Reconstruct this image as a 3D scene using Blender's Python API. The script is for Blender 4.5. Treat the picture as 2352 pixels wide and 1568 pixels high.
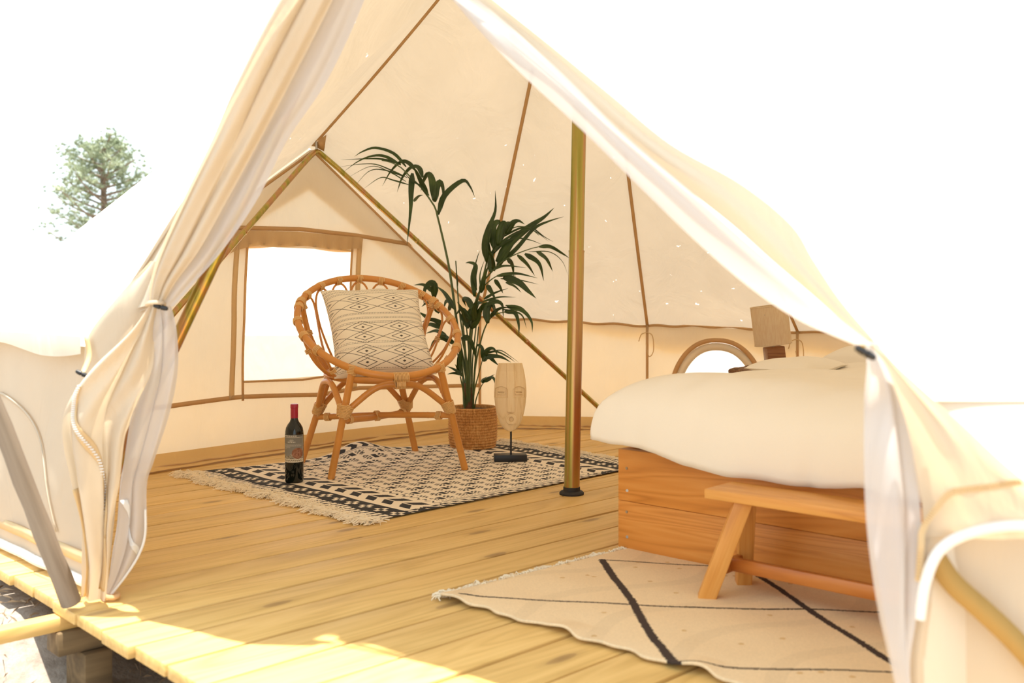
import bpy, bmesh, math, random
import numpy as np
from mathutils import Vector, Matrix, noise as mnoise
random.seed(7)
V = Vector
for o in list(bpy.data.objects):
    bpy.data.objects.remove(o, do_unlink=True)
SC = bpy.context.scene
COL = SC.collection

# ------------------------------------------------------------------ camera
CAM_H = 0.72                     # eye height above the deck, metres
FPX, CX, CY = 2286.67, 1176.0, 680.0     # focal length / horizon in a 2352 x 1568 frame
cam_d = bpy.data.cameras.new('camera')
cam_d.lens = 35.0; cam_d.sensor_width = 36.0
cam_d.shift_y = -(784.0 - CY) / 2352.0
cam_d.clip_start = 0.02; cam_d.clip_end = 300
cam_d.dof.use_dof = True; cam_d.dof.focus_distance = 3.75; cam_d.dof.aperture_fstop = 3.6
cam = bpy.data.objects.new('camera', cam_d); COL.objects.link(cam)
cam.location = (0, 0, CAM_H); cam.rotation_euler = (math.pi / 2, 0, 0)
SC.camera = cam

# ------------------------------------------------------------------ world, sun, exposure
w = bpy.data.worlds.new('sky'); SC.world = w; w.use_nodes = True
bg = w.node_tree.nodes['Background']
bg.inputs['Color'].default_value = (0.82, 0.94, 1.0, 1); bg.inputs['Strength'].default_value = 1.8
sun_d = bpy.data.lights.new('sun', 'SUN'); sun_d.energy = 11.0; sun_d.angle = 0.012; sun_d.color = (1.0, 0.94, 0.84)
sun = bpy.data.objects.new('sun', sun_d); COL.objects.link(sun)
SUN_DIR = V((-0.06, 0.085, -1.0)).normalized()
sun.rotation_euler = SUN_DIR.to_track_quat('-Z', 'Y').to_euler()
vs = SC.view_settings
vs.view_transform = 'Standard'; vs.look = 'None'; vs.exposure = 0.14; vs.gamma = 1.0
vs.use_curve_mapping = False

# ------------------------------------------------------------------ measuring helpers
def gp(px, py, z=0.0):           # a point of the picture on the level z
    d = FPX * (CAM_H - z) / (py - CY)
    return V(((px - CX) / FPX * d, d, z))
def dp(px, py, d):               # a point of the picture at depth d
    return V(((px - CX) / FPX * d, d, CAM_H - (py - CY) / FPX * d))
def lerp(a, b, t): return a + (b - a) * t
def interp(tab, x):              # piecewise linear table [(x, y...), ...]
    if x <= tab[0][0]: return tab[0][1:]
    for a, b in zip(tab, tab[1:]):
        if x <= b[0]:
            t = (x - a[0]) / (b[0] - a[0])
            return tuple(p + (q - p) * t for p, q in zip(a[1:], b[1:]))
    return tab[-1][1:]
def smooth_path(pts, n):         # Catmull-Rom through points
    pts = [V(p) for p in pts]
    if len(pts) == 2: return [lerp(pts[0], pts[1], i / n) for i in range(n + 1)]
    P = [pts[0] * 2 - pts[1]] + pts + [pts[-1] * 2 - pts[-2]]
    out = []; m = len(pts) - 1
    for i in range(n + 1):
        s = i / n * m; k = min(int(s), m - 1); t = s - k
        a, b, c, d = P[k], P[k + 1], P[k + 2], P[k + 3]
        out.append(0.5 * ((2 * b) + (c - a) * t + (2 * a - 5 * b + 4 * c - d) * t * t + (3 * b - a - 3 * c + d) * t ** 3))
    return out

# ------------------------------------------------------------------ objects
def tag(o, label=None, cat=None, group=None, kind=None):
    if label: o['label'] = label
    if cat: o['category'] = cat
    if group: o['group'] = group
    if kind: o['kind'] = kind
    return o
def empty(name, loc=(0, 0, 0), rz=0.0, **k):
    o = bpy.data.objects.new(name, None); COL.objects.link(o)
    o.location = loc; o.rotation_euler = (0, 0, rz); o.empty_display_size = 0.1
    return tag(o, **k)
def link_mesh(name, me, parent=None, **k):
    o = bpy.data.objects.new(name, me); COL.objects.link(o)
    if parent: o.parent = parent
    return tag(o, **k)
class MB:
    def __init__(s): s.v = []; s.f = []
    def add(s, vs, fs):
        b = len(s.v); s.v += [tuple(p) for p in vs]; s.f += [tuple(i + b for i in f) for f in fs]; return s
    def box(s, c, sz, M=None, bev=0.0):
        hx, hy, hz = sz[0] / 2, sz[1] / 2, sz[2] / 2
        if bev <= 0:
            vs = [V((x, y, z)) for z in (-hz, hz) for y in (-hy, hy) for x in (-hx, hx)]
            fs = [(0, 2, 3, 1), (4, 5, 7, 6), (0, 1, 5, 4), (2, 6, 7, 3), (0, 4, 6, 2), (1, 3, 7, 5)]
        else:
            bm = bmesh.new(); bmesh.ops.create_cube(bm, size=1)
            for v in bm.verts: v.co = V((v.co.x * sz[0], v.co.y * sz[1], v.co.z * sz[2]))
            bmesh.ops.bevel(bm, geom=list(bm.edges), offset=bev, segments=2, affect='EDGES', profile=0.5)
            bm.verts.index_update()
            vs = [v.co.copy() for v in bm.verts]; fs = [[v.index for v in f.verts] for f in bm.faces]; bm.free()
        if M is not None: vs = [M @ p for p in vs]
        return s.add([p + V(c) for p in vs], fs)
    def beam(s, a, b, wx, wy, up=(0, 0, 1), bev=0.0):     # box along a->b
        a, b = V(a), V(b); z = (b - a); L = z.length; z.normalize()
        x = V(up).cross(z)
        if x.length < 1e-4: x = V((1, 0, 0)).cross(z)
        x.normalize(); y = z.cross(x)
        M = Matrix((x, y, z)).transposed()
        return s.box((a + b) / 2, (wx, wy, L), M, bev)
    def tube(s, pts, r, n=10, caps=True, closed=False):
        pts = [V(p) for p in pts]; m = len(pts)
        rr = r if hasattr(r, '__len__') else [r] * m
        rings = []; ref = None
        for i, p in enumerate(pts):
            if closed: t = pts[(i + 1) % m] - pts[i - 1]
            else: t = pts[min(i + 1, m - 1)] - pts[max(i - 1, 0)]
            t.normalize()
            if ref is None:
                ref = V((0, 0, 1)) if abs(t.z) < 0.9 else V((1, 0, 0))
            x = ref - t * ref.dot(t); x.normalize(); y = t.cross(x); ref = x
            rings.append([p + (x * math.cos(2 * math.pi * k / n) + y * math.sin(2 * math.pi * k / n)) * rr[i] for k in range(n)])
        vs = [q for R in rings for q in R]; fs = []
        for i in range(m if closed else m - 1):
            j = (i + 1) % m
            for k in range(n):
                k2 = (k + 1) % n
                fs.append((i * n + k, i * n + k2, j * n + k2, j * n + k))
        if caps and not closed:
            fs.append(tuple(range(n - 1, -1, -1))); fs.append(tuple((m - 1) * n + k for k in range(n)))
        return s.add(vs, fs)
    def lathe(s, prof, n=24, c=(0, 0, 0), sx=1.0, sy=1.0):
        vs = []; fs = []; m = len(prof)
        for r, z in prof:
            for k in range(n):
                a = 2 * math.pi * k / n
                vs.append(V(c) + V((r * math.cos(a) * sx, r * math.sin(a) * sy, z)))
        for i in range(m - 1):
            for k in range(n):
                k2 = (k + 1) % n
                fs.append((i * n + k, i * n + k2, (i + 1) * n + k2, (i + 1) * n + k))
        fs.append(tuple(range(n - 1, -1, -1))); fs.append(tuple((m - 1) * n + k for k in range(n)))
        return s.add(vs, fs)
    def sheet(s, fn, nu, nv):           # fn(u, v) -> point
        vs = [fn(i / nu, j / nv) for j in range(nv + 1) for i in range(nu + 1)]
        fs = [(j * (nu + 1) + i, j * (nu + 1) + i + 1, (j + 1) * (nu + 1) + i + 1, (j + 1) * (nu + 1) + i) for j in range(nv) for i in range(nu)]
        return s.add(vs, fs)
    def ribbon(s, pts, wdt, nrm):       # flat band of width wdt along pts, lying in the surface with normal nrm
        vs = []; m = len(pts); pts = [V(p) for p in pts]
        for i, p in enumerate(pts):
            t = pts[min(i + 1, m - 1)] - pts[max(i - 1, 0)]; t.normalize()
            n = nrm(i) if callable(nrm) else V(nrm)
            sd = t.cross(n); sd.normalize()
            vs += [p - sd * wdt / 2, p + sd * wdt / 2]
        return s.add(vs, [(2 * i, 2 * i + 1, 2 * i + 3, 2 * i + 2) for i in range(m - 1)])
    def mesh(s, name, mat, smooth=True):
        me = bpy.data.meshes.new(name); me.from_pydata(s.v, [], s.f); me.update()
        if smooth:
            me.polygons.foreach_set('use_smooth', [True] * len(me.polygons))
            me.set_sharp_from_angle(angle=math.radians(38))
        if mat: me.materials.append(mat)
        return me
    def build(s, name, mat, parent=None, smooth=True, solid=0.0, sub=0, **k):
        o = link_mesh(name, s.mesh(name, mat, smooth), parent, **k)
        if sub:
            m = o.modifiers.new('sub', 'SUBSURF'); m.levels = sub; m.render_levels = sub
        if solid:
            m = o.modifiers.new('solid', 'SOLIDIFY'); m.thickness = solid; m.offset = 0
        return o
def color_faces(o, cols):               # one flat printed colour for each face
    me = o.data
    at = me.color_attributes.new('print', 'FLOAT_COLOR', 'CORNER')
    n = len(me.loops); arr = np.ones((n, 4), np.float32)
    tot = np.empty(len(me.polygons), np.int32); me.polygons.foreach_get('loop_total', tot)
    arr[:, :3] = np.repeat(np.asarray(cols, np.float32), tot, axis=0)
    at.data.foreach_set('color', arr.ravel())

# ------------------------------------------------------------------ materials
class NT:
    def __init__(s, name):
        s.m = bpy.data.materials.new(name); s.m.use_nodes = True; s.t = s.m.node_tree
        s.t.nodes.clear(); s.out = s.n('ShaderNodeOutputMaterial')
    def n(s, typ, **k):
        nd = s.t.nodes.new(typ)
        for a, b in k.items():
            if a.startswith('i_'):
                key = a[2:]; key = int(key) if key.isdigit() else key.replace('_', ' ')
                s.put(b, nd.inputs[key])
            else: setattr(nd, a, b)
        return nd
    def put(s, v, sock):
        if isinstance(v, bpy.types.NodeSocket): s.t.links.new(v, sock)
        elif isinstance(v, bpy.types.Node): s.t.links.new(v.outputs[0], sock)
        else: sock.default_value = v
    def math(s, op, a, b=0.0, c=0.0):
        nd = s.t.nodes.new('ShaderNodeMath'); nd.operation = op
        s.put(a, nd.inputs[0]); s.put(b, nd.inputs[1]); s.put(c, nd.inputs[2]); return nd.outputs[0]
    def mix(s, f, a, b):
        nd = s.t.nodes.new('ShaderNodeMix'); nd.data_type = 'RGBA'
        s.put(f, nd.inputs[0]); s.put(a, nd.inputs[6]); s.put(b, nd.inputs[7]); return nd.outputs[2]
    def ramp(s, f, stops):
        nd = s.t.nodes.new('ShaderNodeValToRGB'); el = nd.color_ramp.elements
        while len(el) < len(stops): el.new(0.5)
        for e, (p, c) in zip(el, stops): e.position = p; e.color = c if len(c) == 4 else (*c, 1)
        s.put(f, nd.inputs[0]); return nd.outputs[0]
    def noise(s, vec, scale, detail=4, rough=0.55, dist=0.0, out='Fac'):
        nd = s.t.nodes.new('ShaderNodeTexNoise')
        s.put(vec, nd.inputs['Vector']); nd.inputs['Scale'].default_value = scale
        nd.inputs['Detail'].default_value = detail; nd.inputs['Roughness'].default_value = rough
        nd.inputs['Distortion'].default_value = dist; return nd.outputs[out]
    def coord(s, which='Object', scale=(1, 1, 1), loc=(0, 0, 0), rot=(0, 0, 0), per_object=False):
        tc = s.t.nodes.new('ShaderNodeTexCoord'); v = tc.outputs[which]
        if per_object:
            oi = s.t.nodes.new('ShaderNodeObjectInfo')
            cb = s.t.nodes.new('ShaderNodeCombineXYZ')
            s.put(s.math('MULTIPLY', oi.outputs['Random'], 37.0), cb.inputs[0])
            s.put(s.math('MULTIPLY', oi.outputs['Random'], 91.0), cb.inputs[1])
            s.put(s.math('MULTIPLY', oi.outputs['Random'], 13.0), cb.inputs[2])
            va = s.t.nodes.new('ShaderNodeVectorMath'); s.put(v, va.inputs[0]); s.put(cb.outputs[0], va.inputs[1]); v = va.outputs[0]
        mp = s.t.nodes.new('ShaderNodeMapping'); s.put(v, mp.inputs[0])
        mp.inputs['Scale'].default_value = scale; mp.inputs['Location'].default_value = loc; mp.inputs['Rotation'].default_value = rot
        return mp.outputs[0]
    def bump(s, h, strength=0.3, dist=0.002):
        nd = s.t.nodes.new('ShaderNodeBump'); s.put(h, nd.inputs['Height'])
        nd.inputs['Strength'].default_value = strength; nd.inputs['Distance'].default_value = dist; return nd.outputs[0]
    def pbr(s, col, rough=0.6, metal=0.0, bump=None, **k):
        b = s.t.nodes.new('ShaderNodeBsdfPrincipled')
        s.put(col if not isinstance(col, tuple) else (*col[:3], 1), b.inputs['Base Color'])
        s.put(rough, b.inputs['Roughness']); s.put(metal, b.inputs['Metallic'])
        if bump is not None: s.put(bump, b.inputs['Normal'])
        for a, q in k.items(): s.put(q, b.inputs[a.replace('_', ' ')])
        return b.outputs[0]
    def done(s, sh): s.put(sh, s.out.inputs['Surface']); return s.m

def canvas_mat(name, dif, tra, f, specks=False, streak=0.0, scale=1.0):
    t = NT(name)
    co = t.coord('Object')
    w1 = t.noise(co, 900 * scale, 2, 0.5); w2 = t.noise(co, 3.0, 3, 0.6)
    shade = t.math('MULTIPLY_ADD', w2, 0.16, 0.92)
    dcol = t.n('ShaderNodeVectorMath', operation='SCALE', i_0=(*dif,)); t.put(shade, dcol.inputs['Scale'])
    tcol = t.n('ShaderNodeVectorMath', operation='SCALE', i_0=(*tra,)); t.put(shade, tcol.inputs['Scale'])
    wr = t.noise(t.coord('Object', (5.0, 5.0, 1.6)), 1.0, 4, 0.55, 0.8)
    nb_ = t.n('ShaderNodeBump'); t.put(wr, nb_.inputs['Height']); nb_.inputs['Strength'].default_value = 0.5; nb_.inputs['Distance'].default_value = 0.035
    b_ = t.n('ShaderNodeBump'); t.put(w1, b_.inputs['Height']); t.put(nb_.outputs[0], b_.inputs['Normal']); b_.inputs['Strength'].default_value = 0.25; b_.inputs['Distance'].default_value = 0.0006
    b = b_.outputs[0]
    fac = f
    if specks:                                   # small worn spots where the coating has flaked off
        vo = t.n('ShaderNodeTexVoronoi', feature='F1'); t.put(t.noise(co, 40, 2, 0.5, 0, 'Color'), vo.inputs['Vector'])
        vo.inputs['Scale'].default_value = 1.0
        c2 = t.n('ShaderNodeVectorMath', operation='MULTIPLY_ADD', i_1=(0.05, 0.05, 0.05)); t.put(t.noise(co, 60, 2, 0.6, 0, 'Color'), c2.inputs[0]); t.put(co, c2.inputs[2])
        t.put(c2.outputs[0], vo.inputs['Vector']); vo.inputs['Scale'].default_value = 14.0
        near = t.math('LESS_THAN', vo.outputs['Distance'], 0.09)
        sel = t.math('GREATER_THAN', t.n('ShaderNodeSeparateColor', i_0=vo.outputs['Color']).outputs[0], 0.70)
        low = t.n('ShaderNodeSeparateXYZ', i_0=co).outputs[2]
        msk = t.math('LESS_THAN', low, 1.45)
        sp = t.math('MULTIPLY', t.math('MULTIPLY', near, sel), msk)
        tc = t.mix(sp, tcol.outputs[0], (1.0, 1.0, 1.0, 1))
        dc = t.mix(sp, dcol.outputs[0], (0.95, 0.95, 0.95, 1))
        fac = t.math('MULTIPLY_ADD', sp, 0.35, f)
    else: tc = tcol.outputs[0]; dc = dcol.outputs[0]
    d = t.n('ShaderNodeBsdfDiffuse'); t.put(dc, d.inputs['Color']); t.put(b, d.inputs['Normal'])
    r = t.n('ShaderNodeBsdfTranslucent'); t.put(tc, r.inputs['Color']); t.put(b, r.inputs['Normal'])
    mx = t.n('ShaderNodeMixShader'); t.put(fac, mx.inputs[0]); t.put(d.outputs[0], mx.inputs[1]); t.put(r.outputs[0], mx.inputs[2])
    return t.done(mx.outputs[0])
M = {}
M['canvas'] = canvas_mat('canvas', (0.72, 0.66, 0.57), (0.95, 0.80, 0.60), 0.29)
M['flap'] = canvas_mat('shaded_canvas', (0.60, 0.52, 0.42), (0.95, 0.78, 0.54), 0.26)  # tent canvas darkened for flaps and outer left wall, shade in the colour
M['flapdim'] = canvas_mat('dimmed_flap_canvas', (0.60, 0.52, 0.42), (0.95, 0.78, 0.54), 0.09)  # same darkened canvas, translucency cut to dim the backlit right flap
M['roof'] = canvas_mat('roof_canvas', (0.72, 0.66, 0.57), (0.95, 0.81, 0.62), 0.12, specks=True)
M['tape'] = canvas_mat('tan_tape', (0.66, 0.48, 0.27), (0.9, 0.62, 0.32), 0.38)
M['hem'] = canvas_mat('golden_hem', (0.80, 0.56, 0.26), (0.85, 0.55, 0.2), 0.22)
M['darktape'] = canvas_mat('ochre_webbing', (0.46, 0.29, 0.10), (0.7, 0.4, 0.12), 0.2)
M['blind'] = canvas_mat('tan_blind', (0.64, 0.48, 0.29), (0.85, 0.6, 0.3), 0.25)
M['palehem'] = canvas_mat('cream_webbing', (0.82, 0.68, 0.44), (0.9, 0.7, 0.4), 0.45)
M['whitehem'] = canvas_mat('white_piping', (0.86, 0.86, 0.87), (0.9, 0.88, 0.85), 0.3)
def net_mat():
    t = NT('mosquito_net'); co = t.coord('Object')
    w = t.noise(co, 400, 2)
    d = t.n('ShaderNodeBsdfDiffuse', i_Color=(0.58, 0.555, 0.56, 1)); t.put(t.bump(w, 0.2, 0.0005), d.inputs['Normal'])
    r = t.n('ShaderNodeBsdfTranslucent', i_Color=(0.88, 0.84, 0.82, 1))
    mx = t.n('ShaderNodeMixShader', i_0=0.32); t.put(d.outputs[0], mx.inputs[1]); t.put(r.outputs[0], mx.inputs[2])
    tr = t.n('ShaderNodeBsdfTransparent'); m2 = t.n('ShaderNodeMixShader', i_0=0.14)
    t.put(mx.outputs[0], m2.inputs[1]); t.put(tr.outputs[0], m2.inputs[2])
    return t.done(m2.outputs[0])
M['net'] = net_mat()
def pane_mat():
    t = NT('clear_window_film')
    tr = t.n('ShaderNodeBsdfTransparent', i_Color=(0.97, 0.97, 0.98, 1))
    tl = t.n('ShaderNodeBsdfTranslucent', i_Color=(0.95, 0.95, 0.97, 1))
    gl = t.n('ShaderNodeBsdfGlossy', i_Color=(1, 1, 1, 1), i_Roughness=0.08)
    a = t.n('ShaderNodeMixShader', i_0=0.22); t.put(tr.outputs[0], a.inputs[1]); t.put(tl.outputs[0], a.inputs[2])
    b = t.n('ShaderNodeMixShader', i_0=0.05); t.put(a.outputs[0], b.inputs[1]); t.put(gl.outputs[0], b.inputs[2])
    return t.done(b.outputs[0])
M['pane'] = pane_mat()
def wood_mat(name, lo, mid, hi, knot, sx=1.0, ring=9.0, rough=0.55, knots=True, tint=0.18):
    """grain runs along local x"""
    t = NT(name)
    c = t.coord('Object', (0.55 * sx, 5.0 * sx, 5.0 * sx), per_object=True)
    wob = t.noise(c, 1.3, 3, 0.5, 0.6)
    wv = t.math('FRACT', t.math('MULTIPLY', wob, ring))
    wv = t.math('ABSOLUTE', t.math('SUBTRACT', wv, 0.5))
    fine = t.noise(t.coord('Object', (3 * sx, 110 * sx, 110 * sx), per_object=True), 1.0, 3, 0.6)
    v = t.math('MULTIPLY_ADD', wv, 0.9, t.math('MULTIPLY', fine, 0.55))
    col = t.ramp(v, [(0.12, lo), (0.45, mid), (0.85, hi)])
    if knots:
        kc = t.coord('Object', (2.0 * sx, 6.5 * sx, 6.5 * sx), per_object=True)
        vo = t.n('ShaderNodeTexVoronoi', voronoi_dimensions='2D', i_Scale=1.0); t.put(kc, vo.inputs['Vector'])
        kd = t.math('ADD', vo.outputs['Distance'], t.math('MULTIPLY', t.noise(kc, 6, 2), 0.06))
        ks = t.math('GREATER_THAN', t.n('ShaderNodeSeparateColor', i_0=vo.outputs['Color']).outputs[0], 0.55)
        kf = t.math('MULTIPLY', t.ramp(kd, [(0.035, (1, 1, 1)), (0.10, (0.75, 0.75, 0.75)), (0.115, (0.25, 0.25, 0.25)), (0.19, (0, 0, 0))]), ks)
        col = t.mix(t.math('MULTIPLY', kf, 0.7), col, (*knot, 1))
    oi = t.n('ShaderNodeObjectInfo')
    br = t.math('MULTIPLY_ADD', oi.outputs['Random'], tint, 1.0 - tint / 2)
    blot = t.math('MULTIPLY_ADD', t.noise(t.coord('Object', (0.9, 3, 3), per_object=True), 1.2, 3), 0.30, 0.85)
    sc = t.n('ShaderNodeVectorMath', operation='SCALE'); t.put(col, sc.inputs[0]); t.put(t.math('MULTIPLY', br, blot), sc.inputs['Scale'])
    return t.done(t.pbr(sc.outputs[0], rough, bump=t.bump(v, 0.25, 0.0015)))
M['deck'] = wood_mat('deck_pine', (0.56, 0.335, 0.10), (0.69, 0.435, 0.145), (0.77, 0.50, 0.185), (0.22, 0.115, 0.04), 1.0, 9.0, 0.5)
M['beamshade'] = wood_mat('beam_timber', (0.09, 0.058, 0.028), (0.14, 0.09, 0.04), (0.20, 0.13, 0.06), (0.06, 0.035, 0.02), 1.0, 9, 0.8)  # under-deck shadow darkened into the timber colour
M['ply'] = wood_mat('fir_board', (0.52, 0.18, 0.026), (0.70, 0.265, 0.045), (0.78, 0.33, 0.07), (0.38, 0.11, 0.014), 0.8, 20.0, 0.5)
M['bench'] = wood_mat('bench_wood', (0.50, 0.19, 0.035), (0.68, 0.30, 0.06), (0.76, 0.38, 0.10), (0.28, 0.10, 0.02), 2.0, 7.0, 0.45)
M['benchred'] = wood_mat('bench_rail_wood', (0.38, 0.11, 0.02), (0.52, 0.17, 0.03), (0.58, 0.21, 0.045), (0.3, 0.1, 0.03), 2.0, 5.0, 0.35, knots=False)
M['greywood'] = wood_mat('weathered_pole', (0.15, 0.115, 0.085), (0.21, 0.165, 0.125), (0.27, 0.22, 0.17), (0.08, 0.06, 0.04), 1.5, 6.0, 0.8)
M['maskwood'] = wood_mat('pale_carved_wood', (0.74, 0.52, 0.25), (0.87, 0.65, 0.36), (0.90, 0.70, 0.42), (0.5, 0.28, 0.1), 3.0, 7.0, 0.5, knots=False, tint=0.0)
def simple(name, col, rough=0.6, metal=0.0, nscale=0, namp=0.15, bump=0.0, **k):
    t = NT(name)
    if nscale:
        c = t.coord('Object'); nn = t.noise(c, nscale, 4)
        sc = t.n('ShaderNodeVectorMath', operation='SCALE', i_0=tuple(col)); t.put(t.math('MULTIPLY_ADD', nn, namp * 2, 1 - namp), sc.inputs['Scale'])
        return t.done(t.pbr(sc.outputs[0], rough, metal, t.bump(nn, bump, 0.002) if bump else None, **k))
    return t.done(t.pbr(tuple(col), rough, metal, **k))
def zinc_mat():                          # yellow zinc plating: green, gold and rose streaks along the tube
    t = NT('yellow_zinc_plating')
    v = t.noise(t.coord('Object', (38, 38, 1.2)), 1.0, 2, 0.5)
    col = t.ramp(v, [(0.30, (0.26, 0.25, 0.045)), (0.45, (0.42, 0.34, 0.09)), (0.55, (0.50, 0.30, 0.12)), (0.70, (0.46, 0.22, 0.13))])
    return t.done(t.pbr(col, 0.26, 0.85))
M['zinc'] = zinc_mat()
M['black'] = simple('black_plastic', (0.012, 0.012, 0.013), 0.45)
M['rubber'] = simple('black_rubber', (0.02, 0.017, 0.014), 0.7)
M['steel'] = simple('screw_steel', (0.45, 0.44, 0.42), 0.35, 0.9)

# ================================================================== the deck
UB = V((0.719, 0.695, 0)); VB = V((-0.695, 0.719, 0))     # along / across the boards
DECK_ANG = math.atan2(UB.y, UB.x)
def duv(u, v, z=0.0): return UB * u + VB * v + V((0, 0, z))
floor = empty('floor', duv(0.86, 0.2), label='pale pine deck of long boards under the tent', cat='floor', kind='structure')
mb = MB(); mb.box((2.65, 0, -0.0135), (5.3, 0.1372, 0.027), bev=0.0035)
plank_me = mb.mesh('plank', M['deck'])
PITCH = 0.1455
for k in range(-12, 23):
    v = 2.017 + PITCH * (k + 0.5)
    o = link_mesh('plank', plank_me, floor)
    uo = 0.86 + random.uniform(-0.008, 0.008)
    if k == -4: uo -= 0.05
    o.location = duv(uo - 0.86, v - 0.2, random.uniform(-0.0015, 0.0015)); o.rotation_euler = (0, 0, DECK_ANG)
GZ = -0.24
def tbeam(name, a, b, wx, wy, mat, label, cat, **k):
    L = (b - a).length; ang = math.atan2((b - a).y, (b - a).x)
    m = MB().box((L / 2, 0, 0), (L, wx, wy), bev=0.005)
    o = m.build(name, mat, **k); o.location = a; o.rotation_euler = (0, 0, ang)
    return tag(o, label, cat)
VBM = 2.42
tbeam('timber_batten', duv(-1.4, VBM, -0.0445), duv(2.4, VBM, -0.0445), 0.045, 0.033, M['deck'], 'pale timber batten sticking out below the deck edge to the left', 'timber')
tbeam('deck_beam', duv(0.845, VBM + 0.002, -0.089), duv(4.6, VBM + 0.002, -0.089), 0.076, 0.055, M['beamshade'], 'shaded timber beam carrying the deck under the batten', 'timber')
m = MB().box((0, 0, 0), (0.065, 0.12, 0.122), bev=0.004)
o = m.build('deck_post', M['beamshade'], label='short square timber post holding up the deck beam', cat='post'); o.location = duv(0.930, VBM, -0.1175 - 0.061); o.rotation_euler = (0, 0, DECK_ANG)
# ground
t = NT('sandy_ground'); c = t.coord('Object')
col = t.ramp(t.noise(c, 22, 6, 0.7), [(0.3, (0.22, 0.175, 0.14)), (0.5, (0.32, 0.27, 0.225)), (0.7, (0.40, 0.35, 0.30))])
M['ground'] = t.done(t.pbr(col, 0.95, bump=t.bump(t.noise(c, 60, 5, 0.7), 0.6, 0.01)))
def gz(p):                      # the sand banks up against the deck on its left side
    a = min(1, max(0, (p.dot(VB) - 2.40) / 0.30)) * min(1, max(0, (1.15 - p.dot(UB)) / 0.2)) * min(1, max(0, (p.dot(UB) + 4.0) / 1.5)) * min(1, max(0, (7 - p.dot(VB)) / 2))
    return GZ + 0.15 * a * a * (3 - 2 * a)
def gpt(x, y): q = V((x, y, 0)); return V((x, y, gz(q)))
gm = MB().sheet(lambda u, v: V((-40 + 80 * u, -20 + 80 * v, GZ - 0.004)), 8, 8)
gm.sheet(lambda u, v: gpt(-3.2 + 3.4 * u, 0.6 + 5.4 * v), 90, 130)
tag(gm.build('ground', M['ground']), 'sunlit sandy ground around the deck', 'ground', kind='structure')
M['needle'] = simple('pine_needle', (0.38, 0.27, 0.17), 0.8)
nb = MB(); rn = random.Random(3)
for i in range(2600):
    p = duv(rn.uniform(-0.6, 1.25), rn.uniform(1.5, 3.6), GZ + 0.002)
    q_ = p - duv(0.93, VBM); 
    if abs(q_.dot(UB)) < 0.12 and abs(q_.dot(VB)) < 0.15: continue
    p.z = gz(p) + 0.002
    a = rn.uniform(0, 6.28); L = rn.uniform(0.03, 0.08); d = V((math.cos(a), math.sin(a), rn.uniform(-0.15, 0.25))) * L
    sd = V((-math.sin(a), math.cos(a), 0)) * 0.0012; p.z += rn.uniform(0, 0.012)
    nb.add([p - sd, p + sd, p + d * 0.5 + V((0, 0, 0.006)), p + d], [(0, 1, 2), (1, 3, 2)])
tag(nb.build('pine_needles', M['needle'], smooth=False), 'dry brown pine needles scattered on the ground below the deck', 'needles', kind='stuff')

# ================================================================== the tent
POLE = V((0.217, 3.62, 0)); AP = V((0.267, 3.62, 2.50))
AF = V((-0.94, 4.68, 1.43)); AN = V((-0.29, 2.03, 1.48))
CL = V((-1.00, 2.40, 0.62)); W = V((-1.76, 3.12, 0.62)); L_ = V((-1.70, 3.86, 0.62)); R_ = V((-0.18, 5.50, 0.61))
S2 = V((0.735, 5.40, 0.565)); S3 = V((1.47, 5.11, 0.54)); S4 = V((2.70, 4.40, 0.55)); S5 = V((2.95, 3.10, 0.55)); S6 = V((1.95, 1.75, 0.55)); CR = V((0.57, 1.38, 0.60))
ring = [('a', CL, W), ('b', W, L_), ('c', L_, AF), ('d', AF, R_), ('e', R_, S2), ('f', S2, S3), ('g', S3, S4), ('h', S4, S5), ('i', S5, S6), ('j', S6, CR), ('k', CR, AN), ('l', AN, CL)]
ceiling = empty('ceiling', (0, 0, 0), label='cream canvas roof of the bell tent', cat='tent roof', kind='structure')
def roof_pt(E1, E2, s, t, seed=0.0):
    e = lerp(E1, E2, t); p = lerp(AP, e, s)
    out = V((e.x - POLE.x, e.y - POLE.y, 0)); 
    sag = math.sin(math.pi * s) ** 1.0 * (0.035 + 0.05 * math.sin(math.pi * t))
    p.z -= sag * 0.8
    o = out.normalized() if out.length > 0 else V((0, 0, 0))
    p -= o * sag * 0.35
    rip = 0.010 * s * math.sin(math.pi * t) * math.sin(13 * t + 3.1 * s + seed) + 0.005 * s * s * math.sin(math.pi * t) * math.sin(29 * t - 2 * s + seed * 2)
    rip += 0.012 * math.sin(math.pi * t) * math.sin(math.pi * s) * mnoise.noise(V((p.x * 2.2, p.y * 2.2, p.z * 1.1 + seed)))
    rip *= 1 - s ** 8
    return p + o * rip + V((0, 0, rip))
for q, (nm, a, b) in enumerate(ring):
    m = MB().sheet(lambda u, v: roof_pt(a, b, max(v * 1.012, 0.012), u, q * 1.7), 30, 34)
    m.build('roof_panel', M['roof'], ceiling)
for q, (nm, a, b) in enumerate(ring):                 # tape
    if nm in 'abcl': continue
    wd = 0.012 if nm in 'jkal' else 0.016
    pts = []
    for i in range(30):
        p = roof_pt(a, b, 0.02 + 0.98 * i / 29, 0.0, q * 1.7)
        nrm = V((POLE.x - a.x, POLE.y - a.y, 0)).normalized() + V((0, 0, -1))
        pts.append(p + nrm.normalized() * 0.008)
    MB().ribbon(pts, wd, nrm.normalized()).build('seam_tape', M['tape'], ceiling, solid=0.002)

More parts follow.
